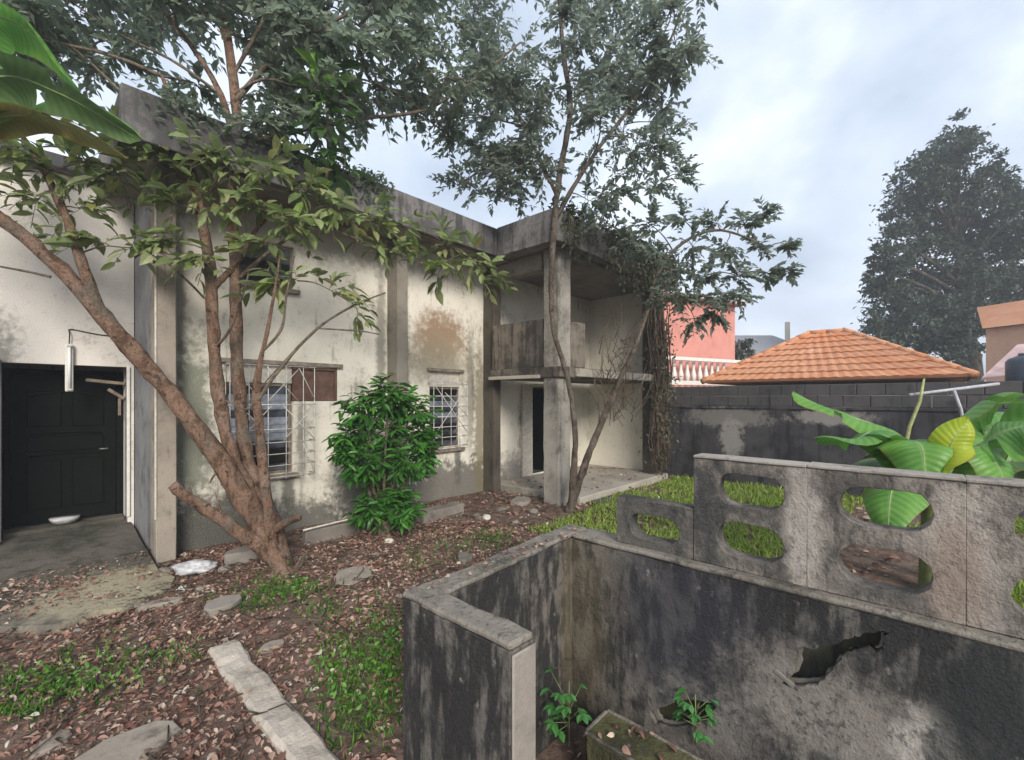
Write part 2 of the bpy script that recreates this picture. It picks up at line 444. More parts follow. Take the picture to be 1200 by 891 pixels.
M_bark2 = bark('grey_brown_bark', (.15, .115, .085), (.26, .21, .155))
M_bark3 = bark('dark_bark', (.045, .038, .032), (.085, .072, .06))
M_bark3b = bark('dull_brown_bark', (.085, .065, .05), (.17, .135, .105))
M_vine = bark('dry_vine', (.13, .09, .06), (.22, .16, .11), 20)
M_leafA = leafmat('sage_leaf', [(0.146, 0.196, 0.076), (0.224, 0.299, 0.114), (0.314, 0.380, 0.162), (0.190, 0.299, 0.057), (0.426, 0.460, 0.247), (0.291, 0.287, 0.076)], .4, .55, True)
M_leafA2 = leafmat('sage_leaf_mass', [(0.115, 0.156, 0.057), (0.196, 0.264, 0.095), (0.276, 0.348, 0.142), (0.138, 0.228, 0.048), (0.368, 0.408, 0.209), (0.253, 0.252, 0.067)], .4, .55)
M_leafC = leafmat('canopy_leaf', [(.10, .13, .095), (.14, .17, .13), (.11, .165, .09), (.165, .195, .145)], .55, .5, tcol=(.28, .35, .25))
M_leafW = leafmat('dull_canopy_leaf', [(.10, .125, .105), (.135, .16, .135), (.105, .15, .09), (.155, .185, .14)], .55, .5, tcol=(.28, .34, .26))
M_leafBright = leafmat('bright_leaf', [(.14, .30, .06), (.20, .40, .07), (.27, .48, .08), (.12, .26, .06)], .5, .4, True)
M_leafBush = leafmat('glossy_bush_leaf', [(.035, .14, .02), (.055, .21, .025), (.09, .29, .035), (.045, .17, .025)], .3, .38, True)
M_leafBushC = leafmat('glossy_bush_mass', [(.012, .05, .010), (.02, .08, .013), (.035, .12, .016)], .2, .42)
M_far = leafmat('far_leaf', [(.035, .058, .044), (.055, .085, .058), (.075, .105, .065), (.04, .065, .048)], .2, .6)
M_far2 = leafmat('far_leaf_pale', [(.05, .075, .05), (.07, .10, .065), (.06, .085, .05)], .2, .6)
M_grass = leafmat('grass_blade', [(0.062, 0.180, 0.022), (0.112, 0.288, 0.033), (0.175, 0.360, 0.055), (0.075, 0.216, 0.033)], .35, .5)
M_lawn = leafmat('lawn_blade', [(0.253, 0.403, 0.050), (0.345, 0.493, 0.070), (0.414, 0.538, 0.120), (0.276, 0.426, 0.070)], .4, .5)
M_herb = leafmat('herb_leaf', [(.06, .22, .05), (.10, .30, .09), (.07, .25, .05)], .3, .45, True)
M_litter = leafmat('dead_leaf', [(0.151, 0.067, 0.051), (0.254, 0.120, 0.089), (0.111, 0.056, 0.044), (0.349, 0.183, 0.137), (0.190, 0.087, 0.068), (0.476, 0.309, 0.232), (0.238, 0.120, 0.092), (0.620, 0.491, 0.396), (0.301, 0.154, 0.117), (0.412, 0.281, 0.218), (0.159, 0.078, 0.058), (0.620, 0.590, 0.478)], .1, .75)
M_twig = bark('twig', (.12, .09, .065), (.2, .155, .115), 20)

def banana_mat(name, a, b, hi):
    t = NT(name)
    uv = t.n('ShaderNodeUVMap').outputs[0]
    sep = t.n('ShaderNodeSeparateXYZ'); t.l(uv, sep.inputs[0])
    au = t.math('ABSOLUTE', t.math('SUBTRACT', sep.outputs[0], .5))
    ph = t.math('ADD', t.math('MULTIPLY', sep.outputs[1], 150.), t.math('MULTIPLY', au, -22.))
    vein = t.math('MULTIPLY', t.math('ADD', t.math('SINE', ph), 1.), .5)
    nz = t.noise(t.pos(), 5, 5)
    col = t.mix(t.ramp(nz, .35, .65), c4(a), c4(b))
    col = t.mix(t.math('MULTIPLY', vein, .22), col, c4(hi))
    col = t.mix(t.ramp(au, .05, .0, 0, .75), col, c4(hi))
    col = t.mix(t.ramp(t.math('ADD', au, t.math('MULTIPLY', nz, .12)), .535, .57, 0, .7), col, (.25, .16, .05, 1))
    return t.finish(col, .4, t.bump(vein, .25, .01), (.4, col), spec=.4)
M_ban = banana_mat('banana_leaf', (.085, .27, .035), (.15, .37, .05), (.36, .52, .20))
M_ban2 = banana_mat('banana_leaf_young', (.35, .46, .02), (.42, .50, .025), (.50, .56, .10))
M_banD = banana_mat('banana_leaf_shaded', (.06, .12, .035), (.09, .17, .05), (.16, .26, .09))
M_banY = banana_mat('banana_leaf_yellowing', (.16, .17, .04), (.20, .16, .04), (.25, .26, .09))
M_banstem = plain('banana_stem', (.16, .20, .07), .6, .35, 6)

# ------------------------------------------------------------------ ground
def gz(x, y):
    """yard relief"""
    h = .035 * mnoise.noise(Vector((x * .7, y * .7, 3.))) + .02 * mnoise.noise(Vector((x * 2.3, y * 2.3, 1.))) + .008 * mnoise.noise(Vector((x * 8, y * 8, 2.)))
    k = min(1., max(0., (14 - math.hypot(x - 4, y - 2)) / 3))
    return h * k
PX0, PX1, PY1 = 1.30, 2.74, 1.92        # sunken basin
def in_pit(x, y): return PX0 < x < PX1 and -3.6 < y < PY1
def axis(lo, hi, step, cuts, far):
    a = set(np.round(np.arange(lo, hi + 1e-6, step), 4)) | set(cuts)
    for d in (3, 8, 20, 60, 200, 900): a |= {lo - d, hi + d}
    return sorted(a)
gx = axis(-3, 12, .12, (PX0, PX1), 0); gy = axis(-5, 8.04, .12, (PY1, -3.6), 0)
Vg = [(x, y, gz(x, y)) for y in gy for x in gx]; nx_ = len(gx); Fg = []
for j in range(len(gy) - 1):
    for i in range(nx_ - 1):
        if in_pit((gx[i] + gx[i + 1]) / 2, (gy[j] + gy[j + 1]) / 2): continue
        Fg.append((j * nx_ + i, j * nx_ + i + 1, (j + 1) * nx_ + i + 1, (j + 1) * nx_ + i))
t = NT('yard_soil'); p = t.pos()
a1, a2, a3 = t.noise(p, 1.3, 6, .6), t.noise(p, 9, 7, .7), t.noise(p, 45, 4, .7)
col = t.mix(t.ramp(a2, .35, .68), (.10, .065, .05, 1), (.24, .165, .13, 1))
col = t.mix(t.ramp(a1, .5, .68, 0, .6), col, (.26, .205, .165, 1))
col = t.mix(t.ramp(a3, .55, .75, 0, .6), col, (.25, .19, .15, 1))
M_soil = t.finish(col, .95, t.bump(t.math('ADD', a2, t.math('MULTIPLY', a3, .5)), .8, .05), spec=.15)
tag(link('ground', mesh_from('ground', Vg, Fg), M_soil, smooth=True), kind='structure')
tag(box('basin_floor', PX0 - .2, PX1 + .1, -3.7, PY1 + .1, -.6, -.46, M_soil, None, 0, .2, .03), kind='structure')

# raised concrete walk that climbs to the dark door
outl = [(-3.4, 7.45), (-3.4, 5.95), (-2.6, 5.75), (-1.9, 5.9), (-1.1, 5.62), (-.5, 5.75), (-.05, 5.2), (.16, 4.98), (.42, 5.1), (.6, 5.02), (.78, 5.18), (.93, 5.22), (1.02, 5.5), (.93, 5.75), (.93, 7.9), (-.22, 7.9), (-.22, 7.45)]
me = poly_mesh('path', outl, [], 'XY', -.16, .035, .006)
bm = bmesh.new(); bm.from_mesh(me)
bmesh.ops.triangulate(bm, faces=bm.faces)
for yy in np.arange(5.2, 7.9, .25):
    bmesh.ops.bisect_plane(bm, geom=list(bm.verts) + list(bm.edges) + list(bm.faces), plane_co=(0, yy, 0), plane_no=(0, 1, 0))
for xx in np.arange(-3.2, .9, .25):
    bmesh.ops.bisect_plane(bm, geom=list(bm.verts) + list(bm.edges) + list(bm.faces), plane_co=(xx, 0, 0), plane_no=(1, 0, 0))
for v in bm.verts:
    if v.co.z > 0: v.co.z += max(0, v.co.y - 5.4) / 2.4 * .22 + .02 * mnoise.noise(v.co * 2.5)
bm.to_mesh(me); bm.free()
tag(link('path', me, M_slab), kind='structure')

# ------------------------------------------------------------------ the house
H = empty('house', (5.0, 6.4, 0), 'abandoned two storey cream rendered house with stained walls and flat roof', 'house')
YW = 6.4
SOF, TOP = 4.28, 4.76
win1 = [(1.70, .79), (2.52, .79), (2.52, 1.76), (3.13, 1.76), (3.13, 2.24), (1.70, 2.24)]
win2 = rect(4.80, 5.50, .90, 2.27)
winu = rect(1.86, 2.52, 3.28, 3.87)
winu2 = rect(4.45, 4.95, 3.45, 3.9)
door2 = rect(7.5, 8.3, .13, 2.05)
me = poly_mesh('front_wall', rect(1.14, 9.82, -.25, SOF + .06), [win1, win2, winu, door2], 'XZ', YW, YW + .2)
link('front_wall', me, M_wall, H)
box('side_wall', .97, 1.137, 6.28, 12.8, -.25, SOF + .05, M_grey, H, .006)
box('end_wall', 9.823, 10.02, 4.79, 12.8, -.25, SOF + .05, plaster('porch_render', (.80, .76, .66), (.74, .69, .59), (.34, .30, .24), .22, .15), H, .006)
box('rear_wall', 1.14, 9.82, 12.6, 12.8, -.25, SOF + .05, M_wall, H, .006)
box('room_floor', 1.14, 9.82, 6.603, 12.597, -.1, .1, M_room, H, 0)
box('storey_floor', 1.14, 9.82, 6.603, 12.597, 2.5, 2.66, M_room, H, 0)
box('room_partition', 1.14, 9.82, 8.6, 8.7, .1, 4.2, M_room, H, 0)
# pilasters
for i, (x0, x1, y0) in enumerate(((.965, 1.145, 6.1), (3.96, 4.15, 6.1), (6.08, 6.27, 6.1))):
    pl = box('pilaster', x0, x1, y0, YW - .003, -.25, SOF + .03, (M_pil, plaster('dark_pilaster', (.27, .245, .205), (.19, .17, .14), (.07, .065, .05), .6, .5), M_vinepil)[i], H, .008, .3, .006)
    if i == 0: box('corner_strip', x0 - .012, x0 + .004, y0 - .012, y0 + .012, .5, SOF - .3, M_offwhite, pl, .002)
# main flat roof with deep concrete fascia
rf = box('roof', .72, 10.25, 5.68, 13.0, SOF + .06, TOP - .06, M_soffit, H, .01)
link('fascia', poly_mesh('fascia', rect(.62, 5.7, SOF, TOP), [], 'XZ', 5.55, 5.677, .012), M_fascia, rf)
box('end_fascia', .62, .717, 5.68, 13.0, SOF + .003, TOP - .004, M_fascia, rf, .01)
box('roof_upstand', .8, 5.6, 5.70, 5.9, TOP - .05, TOP + .06, M_fascia, rf, .02, .4, .012)
box('soffit_board', 1.14, 6.05, 5.69, 6.09, SOF + .02, SOF + .056, M_soffit, rf, 0)
# porch wing
wr = box('wing_roof', 5.72, 10.2, 4.36, 5.67, SOF + .063, TOP - .055, M_soffit, H, .01)
box('fascia', 5.60, 5.717, 4.25, 5.545, SOF - .02, TOP + .012, M_fascia, wr, .012, .4, .008)
box('fascia', 5.72, 10.2, 4.25, 4.357, SOF - .018, TOP + .01, M_fascia, wr, .012, .4, .008)
box('ceiling_board', 6.1, 9.82, 4.6, 6.39, SOF + .01, SOF + .058, M_soffit, wr, 0)
box('beam', 6.04, 6.28, 4.9, 6.09, 4.02, SOF + .006, M_soffit, wr, .01)
box('porch_pillar', 6.0, 6.34, 4.5, 4.84, -.25, SOF + .05, M_pole, H, .02, .2, .012)
box('porch_pillar', 9.5, 9.82, 4.48, 4.787, -.25, SOF + .05, M_vinepil, H, .02, .2, .012)
fl = box('porch_floor', 6.36, 9.81, 4.32, 6.39, -.25, .125, plaster('porch_concrete', (.42, .385, .33), (.32, .29, .245), (.15, .135, .11), .35, .4, streak_scale=(3, 3, 3)), H, .015, .3, .008)
box('step', 6.5, 8.2, 4.02, 4.317, -.25, .03, M_slab, fl, .015, .3, .01)
bs = box('balcony', 5.96, 9.815, 4.44, 6.08, 2.15, 2.33, M_balc, H, .012, .4, .006)
box('slab_edge', 6.36, 9.48, 4.40, 4.437, 2.17, 2.31, plaster('slab_edge', (.40, .365, .31), (.29, .26, .215), (.10, .09, .07), .6, .5, grime=.6), bs, .008)
box('parapet', 6.0, 6.12, 4.86, 6.07, 2.333, 3.16, M_balc, bs, .01, .25, .008)
box('parapet', 6.36, 6.78, 4.5, 4.61, 2.333, 3.12, M_balc, bs, .015, .15, .015)
box('slab_lip', 5.90, 5.957, 4.86, 6.07, 2.14, 2.2, plaster('lip', (.50, .45, .38), (.40, .36, .3), (.2, .18, .15), .3, .3), bs, .006)
# porch doorway: white jambs, dark opening, half open leaf
dr = empty('door', (7.9, 6.4, .13), None, None); dr.parent = H; dr.location = Vector((7.9, 6.4, .13)) - ORG[H]
box('frame', 7.18, 7.50, 6.33, 6.39, .13, 2.10, M_offwhite, dr, .006)
box('frame', 8.302, 8.36, 6.33, 6.39, .13, 2.10, M_offwhite, dr, .006)
box('frame', 7.5, 8.3, 6.33, 6.39, 2.053, 2.12, M_offwhite, dr, .006)
box('door_leaf', 8.25, 8.29, 6.62, 7.38, .14, 2.03, M_door, dr, .004)
# ground floor window with wood panel and white burglar bars
def window(name_loc, x0, x1, z0, z1, n, glass_cols, frame_m):
    w = empty('window', ((x0 + x1) / 2, YW, z0), None, None); w.parent = H; w.location = ORG[w] - ORG[H]
    f = .035
    box('frame', x0, x0 + f, YW + .06, YW + .12, z0, z1, frame_m, w, .004)
    box('frame', x1 - f, x1, YW + .06, YW + .12, z0, z1, frame_m, w, .004)
    box('frame', x0 + f, x1 - f, YW + .06, YW + .12, z1 - f, z1, frame_m, w, .004)
    box('frame', x0 + f, x1 - f, YW + .06, YW + .12, z0, z0 + f, frame_m, w, .004)
    box('sill', x0 - .06, x1 + .06, YW - .07, YW - .002, z0 - .06, z0 - .002, M_sill, w, .006)
    dz = (z1 - z0 - 2 * f) / n
    for i in range(n):
        zc = z0 + f + dz * (i + .5)
        if glass_cols[i % len(glass_cols)] is None: continue
        b = box('louvre', x0 + f + .004, x1 - f - .004, YW + .085, YW + .091, zc - dz * .52, zc + dz * .52, glass_cols[i % len(glass_cols)], w, 0)
        b.rotation_euler.x = R(24 + random.uniform(-8, 8))
    return w
t = NT('louvre_glass'); tcn = t.n('ShaderNodeTexCoord').outputs['Object']
nz = t.noise(tcn, 6, 3)
M_glass = t.finish(t.mix(t.ramp(nz, .35, .7), (.03, .035, .045, 1), (.10, .115, .14, 1)), .12, spec=.9)
M_frost = plain('dusty_glass', (.30, .33, .39), .35, .35, 10)
w1 = window('a', 1.70, 2.50, .79, 2.00, 11, [M_glass, M_dark, M_dark, M_glass, M_frost, M_frost, M_frost, M_glass, M_frost, M_frost, M_glass], M_wood)
box('transom_panel', 1.70, 2.50, YW + .03, YW + .08, 2.003, 2.24, M_offwhite, w1, .004)
bd = box('wood_panel', 2.505, 3.125, YW + .02, YW + .06, 1.765, 2.235, M_board, w1, .006)
tag(bd, 'brown wooden board closing the opening beside the louvres')
for a in ((2.505, 3.125, 2.20, 2.235), (2.505, 3.125, 1.765, 1.80)): box('batten', a[0], a[1], YW - .01, YW + .018, a[2], a[3], M_board, bd, .003)
box('batten', 3.085, 3.125, YW - .01, YW + .017, 1.803, 2.197, M_board, bd, .003)
box('lintel', 1.62, 3.2, YW - .05, YW - .002, 2.243, 2.30, M_sill, w1, .006)
def cage(w, x0, x1, z0, z1, yo, vs, hs, diag):
    g = Tubes(); rr = .0062
    for x in vs: g.add([(x, YW, z1 - .02), (x, yo, z1 - .03), (x, yo, z0 + .03), (x, YW, z0 + .02)], [rr] * 4, 5, 0)
    for z in hs: g.add([(x0, YW, z), (x0, yo - .012, z), (x1, yo - .012, z), (x1, YW, z)], [rr] * 4, 5, 0)
    for (a, b) in diag: g.add([(a[0], yo - .02, a[1]), (b[0], yo - .02, b[1])], [rr * .9] * 2, 5, 0)
    g.build('burglar_bars', M_bar, w)
cage(w1, 1.68, 2.72, .72, 2.26, YW - .2, [1.69, 1.9, 2.12, 2.34, 2.56, 2.71], [.78, .93, 1.08, 1.23, 1.40, 1.72, 2.22],
     [((1.7, 2.2), (2.05, 1.75)), ((2.05, 2.2), (1.7, 1.75)), ((2.1, 2.2), (2.5, 1.75)), ((2.5, 2.2), (2.1, 1.75)), ((2.3, 1.7), (2.7, 1.25)), ((2.7, 1.7), (2.3, 1.25)), ((1.8, 1.7), (2.15, 1.3)), ((2.15, 1.7), (1.8, 1.3)), ((2.5, 2.2), (2.7, 1.8)), ((2.55, 1.2), (2.7, .8))])
w2 = window('b', 4.80, 5.50, .90, 2.0, 10, [M_glass, M_dark, M_glass, M_dark, M_glass, M_frost, M_glass, M_frost, M_glass, M_dark], M_wood)
box('transom_panel', 4.80, 5.50, YW + .03, YW + .08, 2.003, 2.27, M_offwhite, w2, .004)
box('lintel', 4.74, 5.56, YW - .05, YW - .002, 2.273, 2.33, M_sill, w2, .006)
cage(w2, 4.76, 5.54, .86, 2.1, YW - .16, [4.77, 4.95, 5.15, 5.34, 5.53], [.95, 1.12, 1.3, 1.48, 1.66, 1.84, 2.05], [((4.8, 2.0), (5.5, 1.2)), ((5.5, 2.0), (4.8, 1.2)), ((5.0, 1.9), (5.5, 1.5))])
w3 = window('c', 1.86, 2.52, 3.28, 3.87, 5, [M_dark, M_glass, M_dark, M_glass, M_glass], M_wood)
# lower block with the recessed door
XD0, XD1 = -.17, .90
link('entry_wall', poly_mesh('entry_wall', [(-4.2, -.25), (XD0, -.25), (XD0, 2.2), (XD1, 2.2), (XD1, -.25), (.962, -.25), (.962, 4.44), (-4.2, 4.44)], [], 'XZ', 7.5, 7.68), M_wall_l, H)
er = box('entry_roof', -4.4, .962, 7.32, 12.8, 4.443, 4.6, M_fascia, H, .012)
box('entry_side_wall', -4.2, -4.0, 7.683, 12.7, -.25, 4.44, M_wall_l, H, .005)
box('recess_wall', XD1 + .003, XD1 + .06, 7.683, 8.3, -.2, 2.6, M_wall_l, H, .004)
box('recess_wall', XD0 - .12, XD0 - .003, 7.683, 8.3, -.2, 2.6, M_grey, H, .004)
box('recess_wall', XD0, XD1, 8.0, 8.1, -.2, 2.6, M_grey, H, .004)
box('recess_ceiling', XD0, XD1, 7.683, 7.997, 2.203, 2.3, M_soffit, H, .004)
pj = box('pilaster', -.36, XD0 - .01, 7.36, 7.497, -.25, 2.24, M_grey, H, .006)
box('corner_strip', XD1 - .012, XD1 + .02, 7.472, 7.497, .3, 2.2, M_white, H, .003)
D = empty('door', (.37, 7.9, .28), None, None); D.parent = H; D.location = ORG[D] - ORG[H]; D['label'] = 'dark green panelled steel door in the recess'
box('door_leaf', -.10, .83, 7.90, 7.94, .29, 2.09, M_door, D, .004)
box('frame', -.16, -.103, 7.87, 7.96, .25, 2.15, M_door, D, .004)
box('frame', .833, .893, 7.87, 7.96, .25, 2.15, M_door, D, .004)
box('frame', -.103, .833, 7.87, 7.96, 2.093, 2.15, M_door, D, .004)
for (x0, x1, z0, z1) in ((.02, .32, .45, 1.05), (.41, .71, .45, 1.05), (.02, .32, 1.45, 1.88), (.41, .71, 1.45, 1.88), (.02, .71, 1.15, 1.34)):
    box('panel', x0, x1, 7.885, 7.899, z0, z1, M_door, D, .012)
g = Tubes()
for zz, hh in ((1.82, .06), (1.36, .02), (1.10, .02)):
    g.add([(.05 + .63 * i / 8, 7.884, zz + hh * math.sin(math.pi * i / 8)) for i in range(9)], [.009] * 9, 5, 0)
g.build('moulding', M_door, D)
tube('handle', [(.74, 7.89, 1.15), (.74, 7.84, 1.15), (.66, 7.84, 1.15)], .011, plain('tarnished_metal', (.3, .28, .24), .4, .3, 10, .8), D, 6, 0, 0)
# low planter kerb along the wall and the steps
box('threshold', -.16, .89, 7.62, 7.898, -.1, .275, M_slab, H, .01)

# ------------------------------------------------------------------ things fixed to or left at the house
lamp = empty('tube_lamp', (.36, 7.46, 1.88), 'white fluorescent tube fitting dangling upright above the dark door', 'lamp')
box('batten', .33, .40, 7.44, 7.485, 1.88, 2.44, M_white, lamp, .006)
tube('tube', [(.365, 7.42, 1.92), (.365, 7.42, 2.40)], .014, plain('glass_tube', (.8, .8, .78), .25, .05), lamp, 8, 0, 0)
for z in (1.89, 2.405): box('end_cap', .345, .385, 7.40, 7.438, z, z + .025, M_offwhite, lamp, .004)
tube('cable', [(.365, 7.46, 2.44), (.37, 7.455, 2.56), (.38, 7.49, 2.62), (.6, 7.49, 2.585), (.85, 7.49, 2.57)], .006, M_dark, lamp, 5)
jk = empty('broken_bracket', (.74, 7.72, 1.86), 'broken grey timber bracket drooping at the top corner of the dark door', 'bracket')
box('arm', .52, .90, 7.70, 7.76, 1.99, 2.03, M_wood, jk, .006, tilt=(0, R(6)))
box('brace', .70, .90, 7.70, 7.75, 1.84, 1.88, M_wood, jk, .006, tilt=(0, R(38)))
box('hanging_strip', .83, .86, 7.71, 7.73, 1.58, 1.80, M_wood, jk, .003)

# ------------------------------------------------------------------ sunken basin with breeze block balustrade
ZT = .85
B = empty('basin_wall', (2.0, 1.0, -.46), 'mould blackened concrete basin walls topped by an openwork balustrade', 'wall')
def capped(name, x0, x1, y0, y1, top, core=M_pit, rz=0.):
    w = box(name, x0, x1, y0, y1, -.6, top - .034, core, B, .004, .12, .006, rz=rz)
    box('worn_top', x0 - .002, x1 + .002, y0 - .002, y1 + .002, top - .036, top - (.003 if rz else 0), M_pittop, w, .012, .06, .010, rz=rz)
    return w
s1 = capped('stub_wall', 1.27, 1.415, 1.19, 1.765, ZT)
link('plaster_edge', poly_mesh('plaster_edge', rect(1.275, 1.41, -.3, ZT - .04), [], 'XZ', 1.172, 1.186, .006), plaster('bare_end', (.29, .262, .23), (.21, .19, .167), (.07, .066, .06), .6, .5, grime=.6), s1)
capped('left_wall', 1.275, 2.83, 1.81, 1.965, ZT, rz=R(4))
bw = box('back_wall_core', 2.735, 2.83, -3.5, 1.85, -.6, ZT - .035, plaster('broken_core', (.12, .115, .07), (.06, .06, .05), (.02, .02, .02), .6, .6), B, .003)
def bp(u, v, X=2.62):
    r_ = (u - 600) / 530; f = X / (CY + r_ * SY); q = at(u, v, f); return (round(q.y, 4), round(q.z, 4))
h1 = [bp(800 + a / 2.97, 591 + b / 2.97) for a, b in ((398, 500), (430, 498), (455, 506), (482, 500), (500, 488), (530, 486), (560, 470), (600, 458), (612, 464), (640, 448), (690, 440), (716, 447), (700, 468), (694, 500), (670, 512), (640, 498), (600, 512), (570, 520), (545, 545), (520, 580), (500, 598), (470, 632), (400, 634), (340, 628), (392, 585))]
h2 = [bp(630 + a / 5, 740 + b / 5) for a, b in ((655, 480), (700, 455), (760, 430), (810, 408), (900, 400), (1000, 415), (1050, 440), (1000, 520), (900, 545), (820, 570), (740, 560), (690, 540))]
def ragged(lp, j, n=4):
    out = []
    for i, a in enumerate(lp):
        b = lp[(i + 1) % len(lp)]
        for k in range(n):
            t_ = k / n; out.append((a[0] + (b[0] - a[0]) * t_ + random.uniform(-j, j), a[1] + (b[1] - a[1]) * t_ + random.uniform(-j, j)))
    return out
def shrink(lp, s_):
    cx = sum(a for a, b in lp) / len(lp); cy = sum(b for a, b in lp) / len(lp)
    return [(cx + (a - cx) * s_, cy + (b - cy) * s_ - .004) for a, b in lp]
link('undercoat', poly_mesh('undercoat', rect(-3.5, 1.849, -.6, ZT - .036), [ragged(shrink(h1, .9), .005), ragged(shrink(h2, .85), .006)], 'YZ', 2.664, 2.69), plaster('undercoat', (.26, .235, .20), (.16, .145, .12), (.05, .05, .04), .6, .6, grime=.6), bw)
h1, h2 = ragged(h1, .0055), ragged(h2, .006)
link('plaster_skin', poly_mesh('plaster_skin', rect(-3.5, 1.849, -.6, ZT - .036), [h1, h2], 'YZ', 2.62, 2.662), M_pit, bw)
box('worn_top', 2.610, 2.84, -3.5, 1.849, ZT - .034, ZT, M_pittop, bw, .012, .1, .006)
# broken plaster chips hanging in the hole
for k, (u, v, L_, a) in enumerate(((916, 793, .10, 30),)):
    r_ = (u - 600) / 530; q = at(u, v, 2.625 / (CY + r_ * SY))
    o = box('plaster_chip', q.x - .012, q.x + .012, q.y - L_ / 2, q.y + L_ / 2, q.z - .012, q.z + .012, plaster('chip', (.24, .22, .19), (.16, .15, .13), (.06, .06, .05), .5, .5), bw, .004, .03, .006, tilt=(R(a), 0))
# balustrade blocks
def block(y0, y1, z1, holes, dx=0.):
    me = poly_mesh('balustrade_block', rect(y0, y1, ZT + .002, z1), holes, 'YZ', 2.672 + dx, 2.785 + dx, .0035)
    return link('balustrade_block', me, M_bal, B)
block(1.025, 1.53, 1.15, [slot(1.11, 1.44, .905, 1.065, 6, .05)], .002)
yy = 1.022; k = 0
while yy > -2.6:
    y0 = yy - .565
    dj = random.uniform(-.0015, .0015)
    block(y0, yy, 1.45, [slot(y0 + .095, yy - .13, 1.205 + dj, 1.385, 6, .05), slot(y0 + .10, yy - .125, .925, 1.115 + dj, 6, .05)], dj)
    box('coping', 2.662, 2.795, y0, yy, 1.4515, 1.468, plaster('coping_concrete', (.36, .33, .29), (.26, .235, .205), (.08, .08, .07), .5, .5, speck=.5), B, .004, .07, .004)
    yy = y0 - .0; k += 1
# mossy kerb lying on the basin floor
mk = box('mossy_block', 2.17, 2.42, .1, 1.45, -.47, -.10, M_moss, None, .02, .07, .012)
tag(mk, 'moss covered concrete kerb block lying inside the dark basin', 'block')
for (x0, x1) in ((2.165, 2.185), (2.405, 2.426)): box('worn_edge', x0, x1, .1, 1.445, -.112, -.092, M_pittop, mk, .006, .06, .005)
box('worn_edge', 2.19, 2.40, 1.43, 1.452, -.112, -.092, M_pittop, mk, .006, .06, .005)

# ------------------------------------------------------------------ boundary wall
W = empty('boundary_wall', (10.3, -2, 0), 'tall blackened boundary wall with block courses on top, below the orange roof', 'wall')
box('wall_panel', 10.2, 10.4, -9.5, 4.78, -.3, 1.58, M_bwall, W, .004, .5, .008)
box('ledge', 10.17, 10.42, -9.5, 4.78, 1.583, 1.64, M_bwall, W, .01, .4, .008)
yb = 4.78; row = 0
for zz, off in ((1.643, 0), (1.855, .2)):
    yb = 4.78
    while yb > -9.3:
        L_ = .40 if yb < 4.78 or not off else .2
        box('block', 10.21 + random.uniform(-.006, .006), 10.39, yb - L_ + .008, yb, zz, zz + .207 + random.uniform(-.004, .002), M_bblock, W, .008)
        yb -= L_
# ------------------------------------------------------------------ tiled house beyond
T = empty('tiled_house', (15.2, 2.2, 0), 'low house with orange clay tiled hip roof behind the boundary wall', 'house')
box('wall', 13.3, 17.3, -.3, 4.4, -.2, 2.15, plain('far_wall', (.45, .40, .34), .9), T, .01)
t = NT('clay_tile'); p = t.pos()
a1, a2 = t.noise(p, 1.6, 5, .6), t.noise(p, 12, 4, .7)
col = t.mix(t.ramp(a1, .35, .65), (.52, .20, .085, 1), (.60, .28, .14, 1))
col = t.mix(t.ramp(a2, .5, .75, 0, .6), col, (.34, .17, .10, 1))
col = t.mix(t.ramp(t.noise(t.mapped(p, (1, 1, 4)), 2, 5), .55, .75, 0, .5), col, (.72, .46, .30, 1))
col = t.mix(t.math('MULTIPLY', t.n('ShaderNodeObjectInfo').outputs['Random'], .45), col, (.36, .20, .13, 1))
M_tile = t.finish(col, .8, t.bump(a2, .3, .02))
ex0, ex1, ey0, ey1, ez, rz_ = 12.95, 17.65, -.66, 4.72, 2.24, 3.62
ry0, ry1, rx = 1.75, 2.55, 15.3
RF = link('roof', mesh_from('roof', [(ex0 + .1, ey0 + .1, ez - .03), (ex1 - .1, ey0 + .1, ez - .03), (ex1 - .1, ey1 - .1, ez - .03), (ex0 + .1, ey1 - .1, ez - .03), (rx, ry0, rz_ - .06), (rx, ry1, rz_ - .06)],
    [(0, 1, 4), (1, 2, 5, 4), (2, 3, 5), (3, 0, 4, 5), (3, 2, 1, 0)]), M_tile, T)
def course(A0, A1, B0, B1, t0, t1, lift):
    A = [Vector(A0).lerp(Vector(B0), t) for t in (t0, t1)]; Bq = [Vector(A1).lerp(Vector(B1), t) for t in (t0, t1)]
    up = (Vector(A1) - Vector(A0)).cross(Vector(B0) - Vector(A0)).normalized()
    if up.z < 0: up = -up
    L_ = (Bq[0] - A[0]).length; n = max(4, int(L_ / .055)); V = []; F = []
    dn = (A[0] - A[1]).normalized() * .05
    for i in range(n + 1):
        s_ = i / n; w = .028 * abs(math.sin(s_ * L_ / .22 * math.pi))
        lo, hi = A[0].lerp(Bq[0], s_), A[1].lerp(Bq[1], s_)
        V += [lo + up * (lift * .2 - .02), lo + up * (lift + w), hi + up * (.012 + w)]
    for i in range(n):
        a = i * 3; F += [(a, a + 3, a + 4, a + 1), (a + 1, a + 4, a + 5, a + 2)]
    link('tile_course', mesh_from('tile_course', V, F), M_tile, RF, smooth=False)
c_ = [(ex0, ey0, ez), (ex0, ey1, ez), (ex1, ey1, ez), (ex1, ey0, ez)]; r0, r1 = (rx, ry0, rz_), (rx, ry1, rz_)
for i in range(8):
    t0, t1 = i / 8, (i + 1.15) / 8
    t1 = min(t1, 1)
    course(c_[0], c_[1], r0, r1, t0, t1, .055); course(c_[1], c_[2], r1, r1, t0, t1, .055)
    course(c_[2], c_[3], r1, r0, t0, t1, .055); course(c_[3], c_[0], r0, r0, t0, t1, .055)
